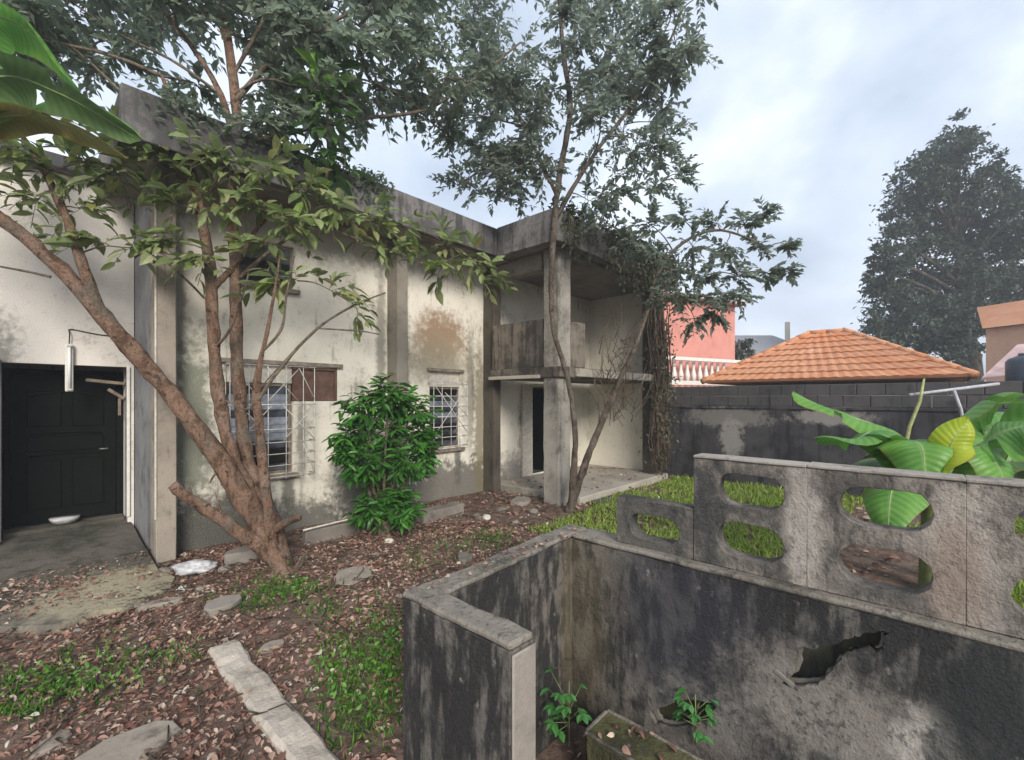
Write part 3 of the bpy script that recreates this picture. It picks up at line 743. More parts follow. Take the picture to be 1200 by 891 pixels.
for a, b in ((c_[0], r0), (c_[1], r1), (c_[2], r1), (c_[3], r0), (r0, r1)):
    a, b = Vector(a) + Vector((0, 0, .03)), Vector(b) + Vector((0, 0, .05))
    n = max(2, int((b - a).length / .35))
    for i in range(n):
        tube('ridge_tile', [a.lerp(b, i / n), a.lerp(b, (i + 1.1) / n)], [.085, .07], M_tile, RF, 8, 0, 0)

# ------------------------------------------------------------------ pink house, grey roofed house, peach building
PK = plaster('pink_paint', (.64, .29, .24), (.57, .25, .21), (.44, .22, .19), .3, .15)
PH = empty('pink_house', (20, 9.5, 0), 'salmon pink house with white balusters beyond the porch corner', 'house')
q0 = at(858, 467, 19.); q1 = at(735, 467, 16.5)
def oriented_box(name, pa, pb, depth, z0, z1, mat, parent, off=0., bev=.01):
    """box whose front runs from pa to pb (plan), going depth back"""
    d = Vector((pb.x - pa.x, pb.y - pa.y, 0)); L_ = d.length; d.normalize(); n_ = Vector((-d.y, d.x, 0))
    if n_.dot(Vector((pa.x, pa.y, 0))) < 0: n_ = -n_
    bm = box_bm(0, L_, off, off + depth, z0, z1, bev)
    M = Matrix.Identity(4); M.col[0] = (*d, 0); M.col[1] = (*n_, 0); M.translation = Vector((pa.x, pa.y, 0)); bm.transform(M)
    bmesh.ops.recalc_face_normals(bm, faces=bm.faces)
    me = bpy.data.meshes.new(name); bm.to_mesh(me); bm.free(); return link(name, me, mat, parent)
oriented_box('wall', q1, q0, 5, -.2, 5.0, PK, PH)
qa, qb = at(841, 467, 18.4), at(735, 467, 16.3)
oriented_box('bay_wall', qa, qb, .8, -.2, 5.4, PK, PH, -.8)
pr = oriented_box('roof', at(847, 467, 18.5), at(730, 467, 16.1), 6.5, 5.41, 5.55, plain('pale_roof', (.5, .44, .42), .8), PH, -1.1)
lo = oriented_box('veranda', at(838, 467, 17.9), at(745, 467, 16), .12, 2.25, 2.4, M_white, PH, -1.3)
d_ = (at(745, 467, 16) - at(838, 467, 17.9)); d_.z = 0
for i in range(14):
    c = at(838, 467, 17.9) + d_ * (i / 13); c.z = 0
    tube('baluster', [(c.x - .9, c.y - .6, 2.4), (c.x - .9, c.y - .6, 2.6), (c.x - .9, c.y - .6, 2.85), (c.x - .9, c.y - .6, 3.1)], [.05, .1, .05, .06], M_white, PH, 7)
oriented_box('handrail', at(838, 467, 17.9), at(745, 467, 16), .14, 3.1, 3.22, M_white, PH, -1.15)
GH = empty('grey_roofed_house', (24, 9, 0), 'distant house with dull grey pitched roof behind the orange tiles', 'house')
qa, qb = at(862, 467, 25), at(955, 467, 25)
oriented_box('wall', qa, qb, 6, -.2, 4.2, plain('far_render', (.45, .46, .47), .9), GH)
d = (qb - qa); d.z = 0; n_ = Vector((d.y, -d.x, 0)).normalized(); n_ = -n_ if n_.dot(qa) < 0 else n_
A_, B_ = Vector((qa.x, qa.y, 4.2)) - d * .06 - n_ * .4, Vector((qb.x, qb.y, 4.2)) + d * .06 - n_ * .4
C_, D_ = A_ + n_ * 6.8, B_ + n_ * 6.8
E_, F_ = (A_ + C_) / 2 + d * .2 + Vector((0, 0, 1.5)), (B_ + D_) / 2 - d * .2 + Vector((0, 0, 1.5))
link('roof', mesh_from('roof', [A_, B_, C_, D_, E_, F_], [(0, 1, 5, 4), (2, 4, 5, 3), (0, 4, 2), (1, 3, 5), (0, 2, 3, 1)]), plain('grey_sheet', (.22, .22, .235), .7), GH)
oriented_box('chimney', at(922, 467, 26), at(926, 467, 26), .2, 4.5, 6.2, M_offwhite, GH)
PB = empty('peach_building', (16, -6, 0), 'peach walled building beside the tall dark tree', 'building')
qa, qb = at(1155, 467, 17), at(1330, 467, 13.5)
oriented_box('wall', qa, qb, 5, -.2, 4.4, plaster('peach_paint', (.66, .42, .27), (.6, .38, .25), (.5, .34, .24), .2, .15), PB)
link('roof', mesh_from('roof', [Vector((qa.x, qa.y, 4.4)) + Vector((-.3, .1, 0)), Vector((qb.x, qb.y, 4.4)) + Vector((-.3, -.1, 0)), Vector((qb.x, qb.y, 5.6)) + Vector((2.5, -.1, 0)), Vector((qa.x, qa.y, 5.6)) + Vector((2.5, .1, 0))], [(0, 1, 2, 3)]), M_tile, PB)
LS = empty('lean_to', (12.3, -2.2, 0), 'small lean-to with faded pink sheet roof beside the orange tiled roof', 'shed')
qa, qb = at(1150, 443, 9.6), at(1215, 436, 9.0)
link('roof', mesh_from('roof', [qa, qb, at(1240, 398, 10.5), at(1192, 404, 10.6)] + [v_ - Vector((0, 0, .05)) for v_ in (qa, qb, at(1240, 398, 10.5), at(1192, 404, 10.6))], [(0, 1, 2, 3), (7, 6, 5, 4), (0, 4, 5, 1), (3, 7, 4, 0), (1, 5, 6, 2), (2, 6, 7, 3)]), plain('faded_pink_sheet', (.42, .30, .29), .7, .2, 3), LS)
oriented_box('wall', at(1162, 467, 9.9), at(1240, 467, 9.4), 1.0, -.2, 2.1, M_bwall, LS)
TKp = at(1203, 440, 8.6)
tk = empty('water_tank', (TKp.x, TKp.y, 2.05), 'dark blue-grey water tank on a block stand behind the boundary wall', 'tank')
tube('tank_body', [(TKp.x, TKp.y, 2.06), (TKp.x, TKp.y, 2.1), (TKp.x, TKp.y, 2.5), (TKp.x, TKp.y, 2.56), (TKp.x, TKp.y, 2.62)], [.27, .28, .28, .24, .1], plain('tank_plastic', (.05, .065, .085), .45, .25), tk, 20, 0, 0)
tube('lid', [(TKp.x, TKp.y, 2.60), (TKp.x, TKp.y, 2.66)], [.12, .11], plain('tank_lid', (.08, .09, .1), .5), tk, 14, 0, 0)
oriented_box('stand', at(1180, 467, 8.9), at(1235, 467, 8.5), .7, -.2, 2.055, M_bblock, tk, -.3)

# ------------------------------------------------------------------ trees
def grow(tubes, skel, clumps, twig_n, leaf_n, leaf_L, droop=.25, r0=.028, spread=1., leafw=.42):
    """from known limbs reach every clump with a branch, fan twigs from it, and hang leaves on the twigs"""
    P, Dv, Ls = [], [], []
    sk = [Vector(q) for q in skel]
    for (c, rad, dens) in clumps:
        c = Vector(c)
        best = min(sk, key=lambda q: (q - c).length + (1.2 if q.z > c.z + .3 else 0))
        d = c - best
        mid1 = best.lerp(c, .35) + Vector((random.uniform(-.1, .1), random.uniform(-.1, .1), .10)) * min(1, d.length)
        mid2 = best.lerp(c, .7) + Vector((random.uniform(-.12, .12), random.uniform(-.12, .12), .08)) * min(1, d.length)
        rr = min(.05, r0 * (.5 + d.length * .25))
        path = tubes.add([best, mid1, mid2, c], [rr, rr * .8, rr * .6, rr * .4], 5, 1, .1)
        sk += path[2::2]
        for k in range(max(2, int(twig_n * dens))):
            v = Vector(rng.normal(0, 1, 3)); v.z = v.z * .7 + .1; v.normalize()
            v = (v + d.normalized() * .5).normalized()
            st = c.lerp(path[-4], random.random() * .8); L_ = rad * random.uniform(.5, 1.15) * spread
            e1 = st + v * L_ * .5 + Vector((0, 0, .04 * L_)); e2 = st + v * L_ + Vector((0, 0, -droop * L_))
            tubes.add([st, e1, e2], [rr * .3, rr * .22, .003], 4, 0)
            m_ = max(3, int(leaf_n * random.uniform(.6, 1.3)))
            for j in range(m_):
                tt = .15 + .85 * j / m_ + random.uniform(-.04, .04)
                q = st.lerp(e1, tt * 2) if tt < .5 else e1.lerp(e2, min(1, tt * 2 - 1))
                side = v.cross(Vector((0, 0, 1))) * (1 if j % 2 else -1)
                dd = v * .6 + side * random.uniform(.4, 1.1) + Vector((0, 0, random.uniform(-.55, .25)))
                P.append(q); Dv.append(dd); Ls.append(leaf_L * random.uniform(.6, 1.25))
    return np.array(P), np.array(Dv), np.array(Ls), sk

# --- multi-stemmed tree in front of the house
base = at(332, 672, 4.7)
TA = empty('yard_tree', (base.x, base.y, 0), 'leaning multi-stemmed tree with reddish peeling bark and pale sage leaves before the house', 'tree')
def stem(pts, px, name='stem', parent=None, mat=None, k=14, wob=.42, thick=.64):
    P = [at(*q) for q in pts]; rad = [w * thick / 2 / 530 * q[2] for w, q in zip(px, pts)]
    t_ = Tubes(); path = t_.add(P, rad, k, 1, wob); t_.build(name, mat or M_bark, parent); return path
sA = stem([(335, 680, 4.7), (322, 650, 4.7), (298, 606, 4.68), (262, 548, 4.62), (215, 480, 4.55), (160, 417, 4.45), (100, 347, 4.35), (40, 287, 4.25), (-20, 242, 4.15)], [44, 40, 37, 34, 31, 28, 25, 23, 21], 'stem', TA)
sA2 = stem([(118, 368, 4.38), (98, 315, 4.35), (80, 262, 4.3), (55, 205, 4.3), (20, 150, 4.3)], [20, 17, 14, 11, 8], 'stem', TA)
sB = stem([(322, 652, 4.72), (296, 590, 4.76), (268, 520, 4.8), (255, 450, 4.85), (250, 380, 4.85), (247, 325, 4.85), (238, 265, 4.85), (228, 215, 4.9), (215, 150, 5.0), (190, 90, 5.1)], [30, 27, 23, 21, 19, 19, 15, 12, 9, 6], 'stem', TA)
sC = stem([(330, 655, 4.74), (312, 590, 4.85), (290, 540, 4.95), (281, 470, 5.0), (277, 390, 5.0), (275, 310, 5.0), (272, 230, 5.0), (278, 150, 5.0), (270, 70, 5.1), (255, -20, 5.2), (240, -80, 5.3)], [30, 26, 24, 22, 20, 19, 18, 17, 15, 12, 8], 'stem', TA)
sC2 = stem([(277, 175, 5.0), (258, 110, 5.0), (225, 55, 5.1), (190, 10, 5.2), (160, -40, 5.3)], [12, 10, 8, 7, 5], 'stem', TA)
sD = stem([(322, 650, 4.68), (312, 580, 4.6), (304, 505, 4.55), (300, 460, 4.52), (305, 425, 4.5), (314, 385, 4.5), (322, 340, 4.5), (328, 300, 4.5)], [22, 19, 16, 13, 9, 7, 5, 3], 'stem', TA)
sE = stem([(332, 672, 4.7), (304, 640, 4.6), (266, 613, 4.45), (230, 590, 4.35), (202, 568, 4.25)], [30, 25, 22, 20, 17], 'broken_stem', TA)
stem([(320, 622, 4.66), (336, 612, 4.55), (352, 606, 4.5)], [16, 13, 9], 'stem', TA)
stem([(247, 340, 4.85), (262, 325, 4.9), (280, 305, 5.0), (300, 270, 5.0), (330, 240, 5.0)], [14, 12, 10, 7, 5], 'stem', TA)
for pts, px in (([(60, 325, 4.3), (30, 318, 4.2), (-10, 311, 4.1)], [5, 4, 3]),
                ([(252, 408, 4.85), (270, 385, 4.7), (286, 340, 4.6), (292, 318, 4.6)], [6, 5, 4, 3]),
                ([(308, 412, 4.5), (330, 385, 4.5), (336, 345, 4.5), (345, 300, 4.5)], [6, 5, 4, 3]),
                ([(302, 470, 4.52), (330, 430, 4.6), (372, 385, 4.7), (415, 358, 4.8), (452, 343, 4.9)], [7, 6, 5, 4, 3]),
                ([(372, 385, 4.7), (420, 388, 4.75), (445, 392, 4.8)], [3, 2.5, 2]),
                ([(240, 350, 4.85), (215, 325, 4.7), (192, 305, 4.6)], [5, 4, 3]),
                ([(265, 470, 4.8), (290, 480, 4.7), (302, 470, 4.6)], [4, 3, 3]),
                ([(285, 480, 4.9), (305, 455, 4.9), (350, 405, 5)], [4, 3, 2])):
    stem(pts, px, 'branch', TA, M_bark2, 6)
for pts, px in (([(330, 668, 4.7), (345, 680, 4.6), (356, 690, 4.5)], [20, 12, 5]), ([(332, 668, 4.72), (350, 665, 4.75), (357, 648, 4.75)], [14, 9, 5]), ([(325, 668, 4.65), (312, 684, 4.5), (300, 690, 4.4)], [18, 10, 4])):
    stem(pts, px, 'root', TA, M_bark)
for pts, px in (([(262, 612, 4.45), (256, 590, 4.4), (252, 577, 4.4)], [5, 3, 2]), ([(230, 590, 4.35), (222, 570, 4.35)], [4, 2]), ([(240, 596, 4.35), (250, 580, 4.35)], [4, 2]), ([(262, 548, 4.6), (252, 556, 4.5), (246, 566, 4.4)], [8, 5, 2]), ([(277, 545, 4.6), (268, 525, 4.55)], [5, 2])):
    stem(pts, px, 'snag', TA, M_bark, 6)

def cl(lst, dens=1.): return [(at(u, v, f), rpx / 530 * f, d * dens) for (u, v, f, rpx, d) in lst]
# lower pale foliage: large leaves are objects of their own
low = cl([(20, 175, 4.3, 45, 1), (60, 200, 4.3, 40, 1), (100, 190, 4.4, 45, 1.2), (140, 205, 4.5, 45, 1.2), (40, 235, 4.3, 40, .8), (95, 245, 4.4, 40, .8), (150, 165, 4.6, 40, .9),
          (185, 190, 4.6, 40, 1.2), (225, 185, 4.7, 45, 1.2), (270, 190, 4.8, 45, 1.2), (320, 200, 4.8, 45, 1.2), (360, 225, 4.9, 45, 1.2), (300, 245, 4.8, 45, 1.3), (250, 240, 4.7, 45, 1.1),
          (345, 265, 4.8, 40, 1.1), (395, 250, 5.0, 45, 1.1), (200, 240, 4.6, 35, .7), (160, 290, 4.5, 38, .9), (205, 285, 4.6, 40, .8), (120, 285, 4.4, 38, .8), (245, 300, 4.7, 40, .9),
          (310, 290, 4.8, 35, .7), (440, 262, 5.2, 42, 1.1), (480, 270, 5.4, 42, 1.1), (470, 300, 5.3, 35, .8), (525, 292, 5.6, 42, 1.1), (560, 312, 5.8, 40, 1.1), (580, 325, 5.9, 28, .7),
          (515, 318, 5.5, 30, .7), (350, 330, 4.7, 40, .5), (395, 345, 4.9, 45, .6), (320, 330, 4.6, 35, .6), (420, 370, 4.9, 30, .4), (30, 280, 4.3, 30, .35), (60, 150, 4.4, 40, .8)])
tb = Tubes()
skel = sA[12:] + sA2 + sB[16:] + sC[20:44] + sD[20:]
P1, D1, L1, sk1 = grow(tb, skel, low, 8, 7, .175, .35, .015)
tb.build('twigs', M_bark2, TA)
order = np.argsort(-L1 / np.linalg.norm(P1[:, :2], axis=1) * np.where(np.abs(P1[:, 2] - 3.5) < 2.5, 1, .1))
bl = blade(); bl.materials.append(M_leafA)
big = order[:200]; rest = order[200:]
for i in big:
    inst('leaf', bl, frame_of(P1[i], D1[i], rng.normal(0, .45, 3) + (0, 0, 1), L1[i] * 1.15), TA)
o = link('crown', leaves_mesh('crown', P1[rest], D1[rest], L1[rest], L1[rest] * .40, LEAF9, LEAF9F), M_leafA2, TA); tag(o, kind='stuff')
# high crown over the roof
high = []
def fill(n, u0, u1, v0, v1, f0, f1, rpx, dens, keep=lambda u, v: True):
    k = 0
    while k < n:
        u, v = random.uniform(u0, u1), random.uniform(v0, v1)
        if keep(u, v): high.append((u, v, random.uniform(f0, f1), rpx * random.uniform(.8, 1.5), dens)); k += 1
fill(48, -40, 300, -70, 55, 4.6, 6.4, 48, 1.0, lambda u, v: not (70 < u < 250 and v > 35))
fill(8, 40, 180, 40, 100, 4.8, 6.0, 38, .7)
fill(44, 290, 520, -70, 110, 5.0, 7.0, 46, 1.1, lambda u, v: v < 60 or u > 360)
fill(10, 300, 420, 40, 140, 5.2, 6.2, 36, .9)
fill(9, 130, 360, 95, 165, 4.9, 5.5, 34, .8)
fill(12, 400, 560, 90, 170, 5.6, 7.0, 38, .8, lambda u, v: not (400 < u < 480 and v > 150))
tb = Tubes()
P2, D2, L2, sk2 = grow(tb, sC[28:] + sC2 + sB[44:] + [at(330, 40, 5.2), at(420, 30, 5.6)], cl(high, 1.0), 13, 13, .125, .2, .026)
# long limbs of the high crown
for pts, px in (([(275, 120, 5.0), (330, 60, 5.2), (400, 20, 5.5), (470, -20, 5.8)], [10, 8, 6, 4]), ([(276, 170, 5.0), (345, 155, 5.2), (420, 140, 5.6), (500, 128, 6.0), (560, 90, 6.4), (610, 50, 6.8)], [9, 8, 7, 6, 5, 3]),
                ([(222, 180, 4.9), (150, 115, 5.0), (90, 60, 5.0), (30, 20, 5.0)], [6, 5, 4, 3]), ([(272, 90, 5.1), (300, 40, 5.1), (330, -20, 5.2)], [8, 6, 4]), ([(258, 110, 5.0), (200, 70, 5.0), (140, 40, 5.1), (80, 0, 5.1)], [6, 5, 4, 3])):
    stem(pts, px, 'branch', TA, M_bark2, 7)
tb.build('twigs', M_bark2, TA)
tag(link('crown', leaves_mesh('crown', P2, D2, L2, L2 * .52), M_leafC, TA), kind='stuff')

# --- slender twin-stemmed tree at the porch pillar
base = at(668, 596, 7.15)
TB = empty('porch_tree', (base.x, base.y, 0), 'slender twin-stemmed tree climbing past the porch pillar with dull spreading crown', 'tree')
t1_ = stem([(669, 602, 7.1), (672, 560, 7.05), (674, 515, 7.0), (671, 475, 7.0), (662, 432, 7.0), (650, 392, 7.0), (646, 350, 7.0), (648, 285, 7.0), (655, 210, 7.0), (668, 130, 7.1), (660, 60, 7.2), (655, -10, 7.4), (650, -70, 7.6)], [15, 13, 11, 10, 10, 10, 10, 11, 12, 11, 9, 7, 5], 'stem', TB, M_bark3b, thick=.58)
t2_ = stem([(667, 602, 7.12), (680, 560, 7.1), (694, 522, 7.05), (708, 488, 7.0), (724, 450, 7.0), (742, 412, 7.0), (757, 370, 7.0), (772, 320, 7.0), (800, 285, 7.1), (845, 270, 7.2), (900, 290, 7.3)], [18, 16, 14, 12, 10, 9, 8, 7, 6, 5, 3], 'stem', TB, M_bark3b, thick=.58)
t3_ = stem([(652, 255, 7.0), (690, 190, 7.1), (735, 130, 7.3), (775, 70, 7.5), (800, 10, 7.7)], [9, 8, 7, 5, 4], 'stem', TB, M_bark3b, thick=.58)
t4_ = stem([(653, 230, 7.0), (620, 160, 7.2), (585, 90, 7.4), (555, 20, 7.6)], [8, 7, 6, 4], 'stem', TB, M_bark3b, thick=.58)
high = []
def inside(u, v): return v < 195 and u < 835 - max(0, v - 20) * .28 + 12 * math.sin(v * .11)
fill(44, 545, 825, -60, 110, 6.3, 8.6, 40, 1.15, inside)
fill(26, 520, 800, 90, 190, 6.4, 8.4, 36, 1.0, inside)
fill(9, 770, 820, 60, 160, 6.8, 7.6, 24, .8, inside)
fill(10, 530, 760, 180, 235, 6.6, 7.8, 34, .75)
fill(9, 560, 640, 190, 250, 6.6, 7.8, 28, .6)
high += [(u, v, f, r_, d) for (u, v, f, r_, d) in ((690, 235, 7, 38, .8), (730, 230, 7.1, 38, 1), (770, 225, 7.2, 36, 1), (795, 205, 7.3, 28, .8), (760, 262, 7, 36, 1), (800, 258, 7.2, 34, 1), (840, 262, 7.3, 30, 1),
    (872, 262, 7.3, 26, .9), (895, 250, 7.3, 20, .8), (812, 290, 7.1, 34, 1), (855, 292, 7.2, 30, 1), (890, 288, 7.3, 26, .9), (922, 288, 7.4, 20, .8), (790, 320, 7, 34, 1.), (830, 325, 7.1, 32, 1.1), (868, 325, 7.2, 28, 1),
    (902, 322, 7.3, 22, .9), (925, 320, 7.3, 16, .7), (805, 352, 7, 30, 1), (840, 352, 7.1, 28, 1.1), (868, 348, 7.1, 22, .8), (815, 378, 7, 24, .8), (840, 372, 7, 20, .7), (770, 300, 6.9, 30, .8), (740, 285, 6.8, 30, .7), (775, 350, 6.9, 25, .5), (700, 262, 6.8, 30, .5))]
tb = Tubes()
P3, D3, L3, _ = grow(tb, t1_[40:] + t2_[40:] + t3_ + t4_, cl(high, 1.0), 13, 13, .122, .15, .02)
tb.build('twigs', M_bark2, TB)
tag(link('crown', leaves_mesh('crown', P3, D3, L3, L3 * .5), M_leafW, TB), kind='stuff')
# dead brown twig bunch caught on the second stem
tb = Tubes()
for k in range(90):
    a = at(random.uniform(700, 745), random.uniform(395, 500), 7.0 + random.uniform(-.15, .2))
    b = a + Vector((random.uniform(-.25, .35), random.uniform(-.25, .25), random.uniform(.05, .6)))
    tb.add([a, a.lerp(b, .5) + Vector(rng.normal(0, .05, 3)), b], [.007, .006, .002], 4, 0)
tag(tb.build('dead_twigs', M_vine, TB), kind='stuff')

# --- vines on the porch pillars
V1 = empty('creeper', (9.66, 4.45, 0), 'tangle of dry brown creeper hanging over the far porch pillar', 'vine')
tb = Tubes(); Pv, Dv = [], []
for k in range(110):
    x, y = random.uniform(9.2, 9.9), random.uniform(4.28, 4.46); z0 = random.uniform(0, 1.8); z1 = random.uniform(2.2, 4.5)
    pts = [(x + .08 * math.sin(z * 2 + k), y + .05 * math.sin(z * 3 + k * 2), z) for z in np.linspace(z0, z1, 7)]
    tb.add(pts, [random.uniform(.006, .016)] * 7, 4, 0)
    for _ in range(12):
        q = Vector(random.choice(pts)) + Vector(rng.normal(0, .12, 3)); Pv.append(q); Dv.append(rng.normal(0, 1, 3) + (0, -.4, -.5))
tag(tb.build('vine_stems', M_vine, V1), kind='stuff')
tag(link('vine_leaves', leaves_mesh('vine_leaves', Pv, Dv, .10, .055), leafmat('vine_leaf', [(.07, .075, .045), (.11, .09, .06), (.06, .08, .04), (.14, .11, .08)], .2), V1), kind='stuff')
V2 = empty('hanging_vine', (7.6, 4.2, 3.3), 'leafy vine trailing over the edge of the porch roof', 'vine')
tb = Tubes(); Pv, Dv = [], []
for k in range(70):
    x = 5.75 + 4.2 * random.random() ** .8; L_ = random.uniform(.2, .95)
    pts = [(x + .05 * math.sin(i + k), 4.24 - .05 - .03 * math.sin(i * 2 + k), 4.85 - L_ * i / 5) for i in range(6)]
    tb.add(pts, [.006] * 6, 4, 0)
    for q in pts:
        for _ in range(5): Pv.append(Vector(q) + Vector(rng.normal(0, .07, 3))); Dv.append(rng.normal(0, 1, 3) + (0, -.3, -.6))
for k in range(700):
    Pv.append((5.7 + 4.5 * random.random(), random.uniform(4.2, 4.6), TOP + random.uniform(0, .18))); Dv.append(rng.normal(0, 1, 3) + (0, 0, .4))
tag(tb.build('vine_stems', M_vine, V2), kind='stuff')
tag(link('vine_leaves', leaves_mesh('vine_leaves', Pv, Dv, .10, .05), leafmat('vine_leaf_green', [(.05, .065, .035), (.08, .10, .05), (.10, .10, .06)], .25), V2), kind='stuff')
V3 = empty('roof_creeper', (1.8, 5.6, TOP), 'grey creeper matted on the fascia above the upper window', 'vine')
Pv, Dv = [], []
tb = Tubes()
for k in range(60):
    x = random.uniform(.7, 3.4); L_ = random.uniform(.1, .5)
    if k % 6 == 0: tb.add([(x, 5.6, TOP + .08), (x + .03, 5.53, TOP - .02), (x + .3, 5.53, TOP - L_)], [.005] * 3, 4, 0)
    for _ in range(9): Pv.append((x + random.gauss(0, .1), 5.53 - random.random() * .06, TOP + .1 - random.random() * L_)); Dv.append(rng.normal(0, 1, 3) + (0, -.3, -.4))
tag(tb.build('vine_stems', M_vine, V3), kind='stuff')
tag(link('vine_leaves', leaves_mesh('vine_leaves', Pv, Dv, .09, .045), M_leafC, V3), kind='stuff')

# --- tall dark tree far right, and lower trees behind
def far_tree(name, label, u, f, ubase, blobs, mat, lsz, nper, trunk_px, tmat=M_bark3):
    b = at(ubase, 467, f); b.z = 0
    o = empty(name, b, label, 'tree')
    top = at(u, min(bl_[1] for bl_ in blobs), f)
    P_, D_ = [], []
    tb_ = Tubes()
    tb_.add([b, b.lerp(top, .25), b.lerp(top, .45), b.lerp(top, .7)], [trunk_px / 530 * f / 2 * s for s in (1.2, .9, .4, .1)], 10, 1, .2)
    for (bu, bv, br) in blobs:
        c = at(bu, bv, f + random.uniform(-1, 1) * 1.2); rr = br * 1.12 / 530 * f
        st = b.lerp(top, min(.85, max(.25, (c.z / top.z) * .8)))
        tb_.add([st, st.lerp(c, .5) + Vector((0, 0, .2)), c], [.12, .08, .03], 5, 1)
        n = int(nper * (br / 20) ** 2)
        # sub clumps give uneven outline with gaps
        for s_ in range(max(4, n // 60)):
            v = Vector(rng.normal(0, 1, 3)).normalized() * rr * random.uniform(.45, 1.08)
            sc = c + v
            cs = random.uniform(.12, .24)
            for _ in range(60):
                q = sc + Vector(rng.normal(0, rr * cs, 3) * (1, 1, .5)); P_.append(q); D_.append(Vector(rng.normal(0, 1, 3)) + v.normalized() * .8 + Vector((0, 0, -.3)))
    tb_.build('trunk', tmat, o)
    L_ = lsz * rng.uniform(.6, 1.3, len(P_))
    tag(link('crown', leaves_mesh('crown', P_, D_, L_, L_ * .5), mat, o), kind='stuff')
    return o
far_tree('tall_tree', 'tall dense dark tree rising beyond the orange tiled roof', 1110, 22, 1143, [
    (1118, 165, 22), (1100, 190, 26), (1125, 195, 22), (1078, 215, 26), (1110, 225, 30), (1150, 230, 24), (1175, 225, 18), (1062, 250, 24), (1095, 260, 32), (1140, 262, 32), (1180, 262, 24), (1200, 285, 18),
    (1055, 285, 24), (1085, 300, 32), (1130, 305, 34), (1172, 302, 30), (1040, 320, 22), (1065, 335, 30), (1110, 345, 34), (1155, 345, 32), (1190, 335, 26), (1035, 350, 20), (1050, 370, 28), (1090, 380, 32),
    (1135, 378, 30), (1175, 375, 26), (1035, 392, 20), (1060, 405, 28), (1100, 412, 28), (1190, 395, 14), (1028, 325, 14), (1030, 300, 12), (1205, 245, 24), (1215, 320, 30), (1212, 372, 28), (1165, 205, 18), (1125, 155, 16)], M_far, .23, 760, 26)
for q in ((1125, 12, 18), (1136, 9, 21)): pass
far_tree('young_tree', 'small pale tree low beside the orange roof ridge', 1040, 20, 1040, [(1035, 400, 20), (1050, 420, 22), (1025, 415, 14)], M_far2, .26, 150, 8)
far_tree('distant_tree', 'small green tree between the pink house and grey roof', 866, 21, 866, [(866, 398, 9), (872, 410, 9), (862, 412, 8)], M_far2, .22, 170, 4)

# --- rounded green shrub at the wall
bz = at(452, 628, 6.0)
SB = empty('shrub', (bz.x, bz.y, 0), 'bright green rounded shrub with glossy leaves against the house wall', 'shrub')
tb = Tubes(); tips = []
Pm, Dm = [], []; Pb, Db = [], []
lobes = [(455, 462, 40), (422, 478, 38), (488, 478, 36), (402, 512, 34), (503, 512, 32), (452, 508, 48), (420, 548, 36), (478, 545, 40), (446, 578, 36), (468, 592, 26), (432, 595, 22), (392, 530, 22), (512, 535, 18), (450, 612, 30), (422, 606, 24), (478, 608, 24)]
c0 = at(448, 600, 6.0)
for (u, v, r_) in lobes:
    u, v, r_ = 451 + (u - 450) * .80, 522 + (v - 520) * .92, r_ * .76
    c = at(u, v, 6.0 + random.uniform(-.3, .3)); rr = r_ / 530 * 6
    tb.add([Vector((bz.x, bz.y, -.05)) + Vector((random.uniform(-.08, .08), random.uniform(-.08, .08), 0)), c0.lerp(c, .4), c], [.03, .02, .008], 5, 1)
    for k in range(34):
        v_ = Vector(rng.normal(0, 1, 3)).normalized(); v_.z = v_.z * .8 + .15
        tip = c + v_ * rr * random.uniform(.75, 1.05); st = c.lerp(tip, .3)
        tb.add([st, tip], [.005, .003], 4, 0)
        for j in range(8):
            a = j * 2.4; side = Vector((math.cos(a), math.sin(a), random.uniform(-.5, .1)))
            d_ = v_ * .7 + side * .8 + Vector((0, 0, -.25))
            (Pb if (j < 3 and k % 3 == 0) else Pm).append(tip + v_ * (-.03 * j)); (Db if (j < 3 and k % 3 == 0) else Dm).append(d_)
tb.build('stems', M_bark2, SB)
bl2 = blade(w=.36); bl2.materials.append(M_leafBush)
idx = sorted(range(len(Pb)), key=lambda i: Pb[i].length)[:300]
for i in idx: inst('leaf', bl2, frame_of(Pb[i], Db[i], rng.normal(0, .4, 3) + (0, 0, 1), random.uniform(.12, .18)), SB)
Pm += [Pb[i] for i in range(len(Pb)) if i not in set(idx)]; Dm += [Db[i] for i in range(len(Db)) if i not in set(idx)]
L_ = rng.uniform(.10, .165, len(Pm))
tag(link('foliage', leaves_mesh('foliage', [tuple(q) for q in Pm], [tuple(q) for q in Dm], L_, L_ * .34, LEAF9, LEAF9F), leafmat('bush_mass', [(.028, .115, .018), (.045, .17, .022), (.07, .24, .03), (.035, .14, .022)], .3, .4), SB), kind='stuff')

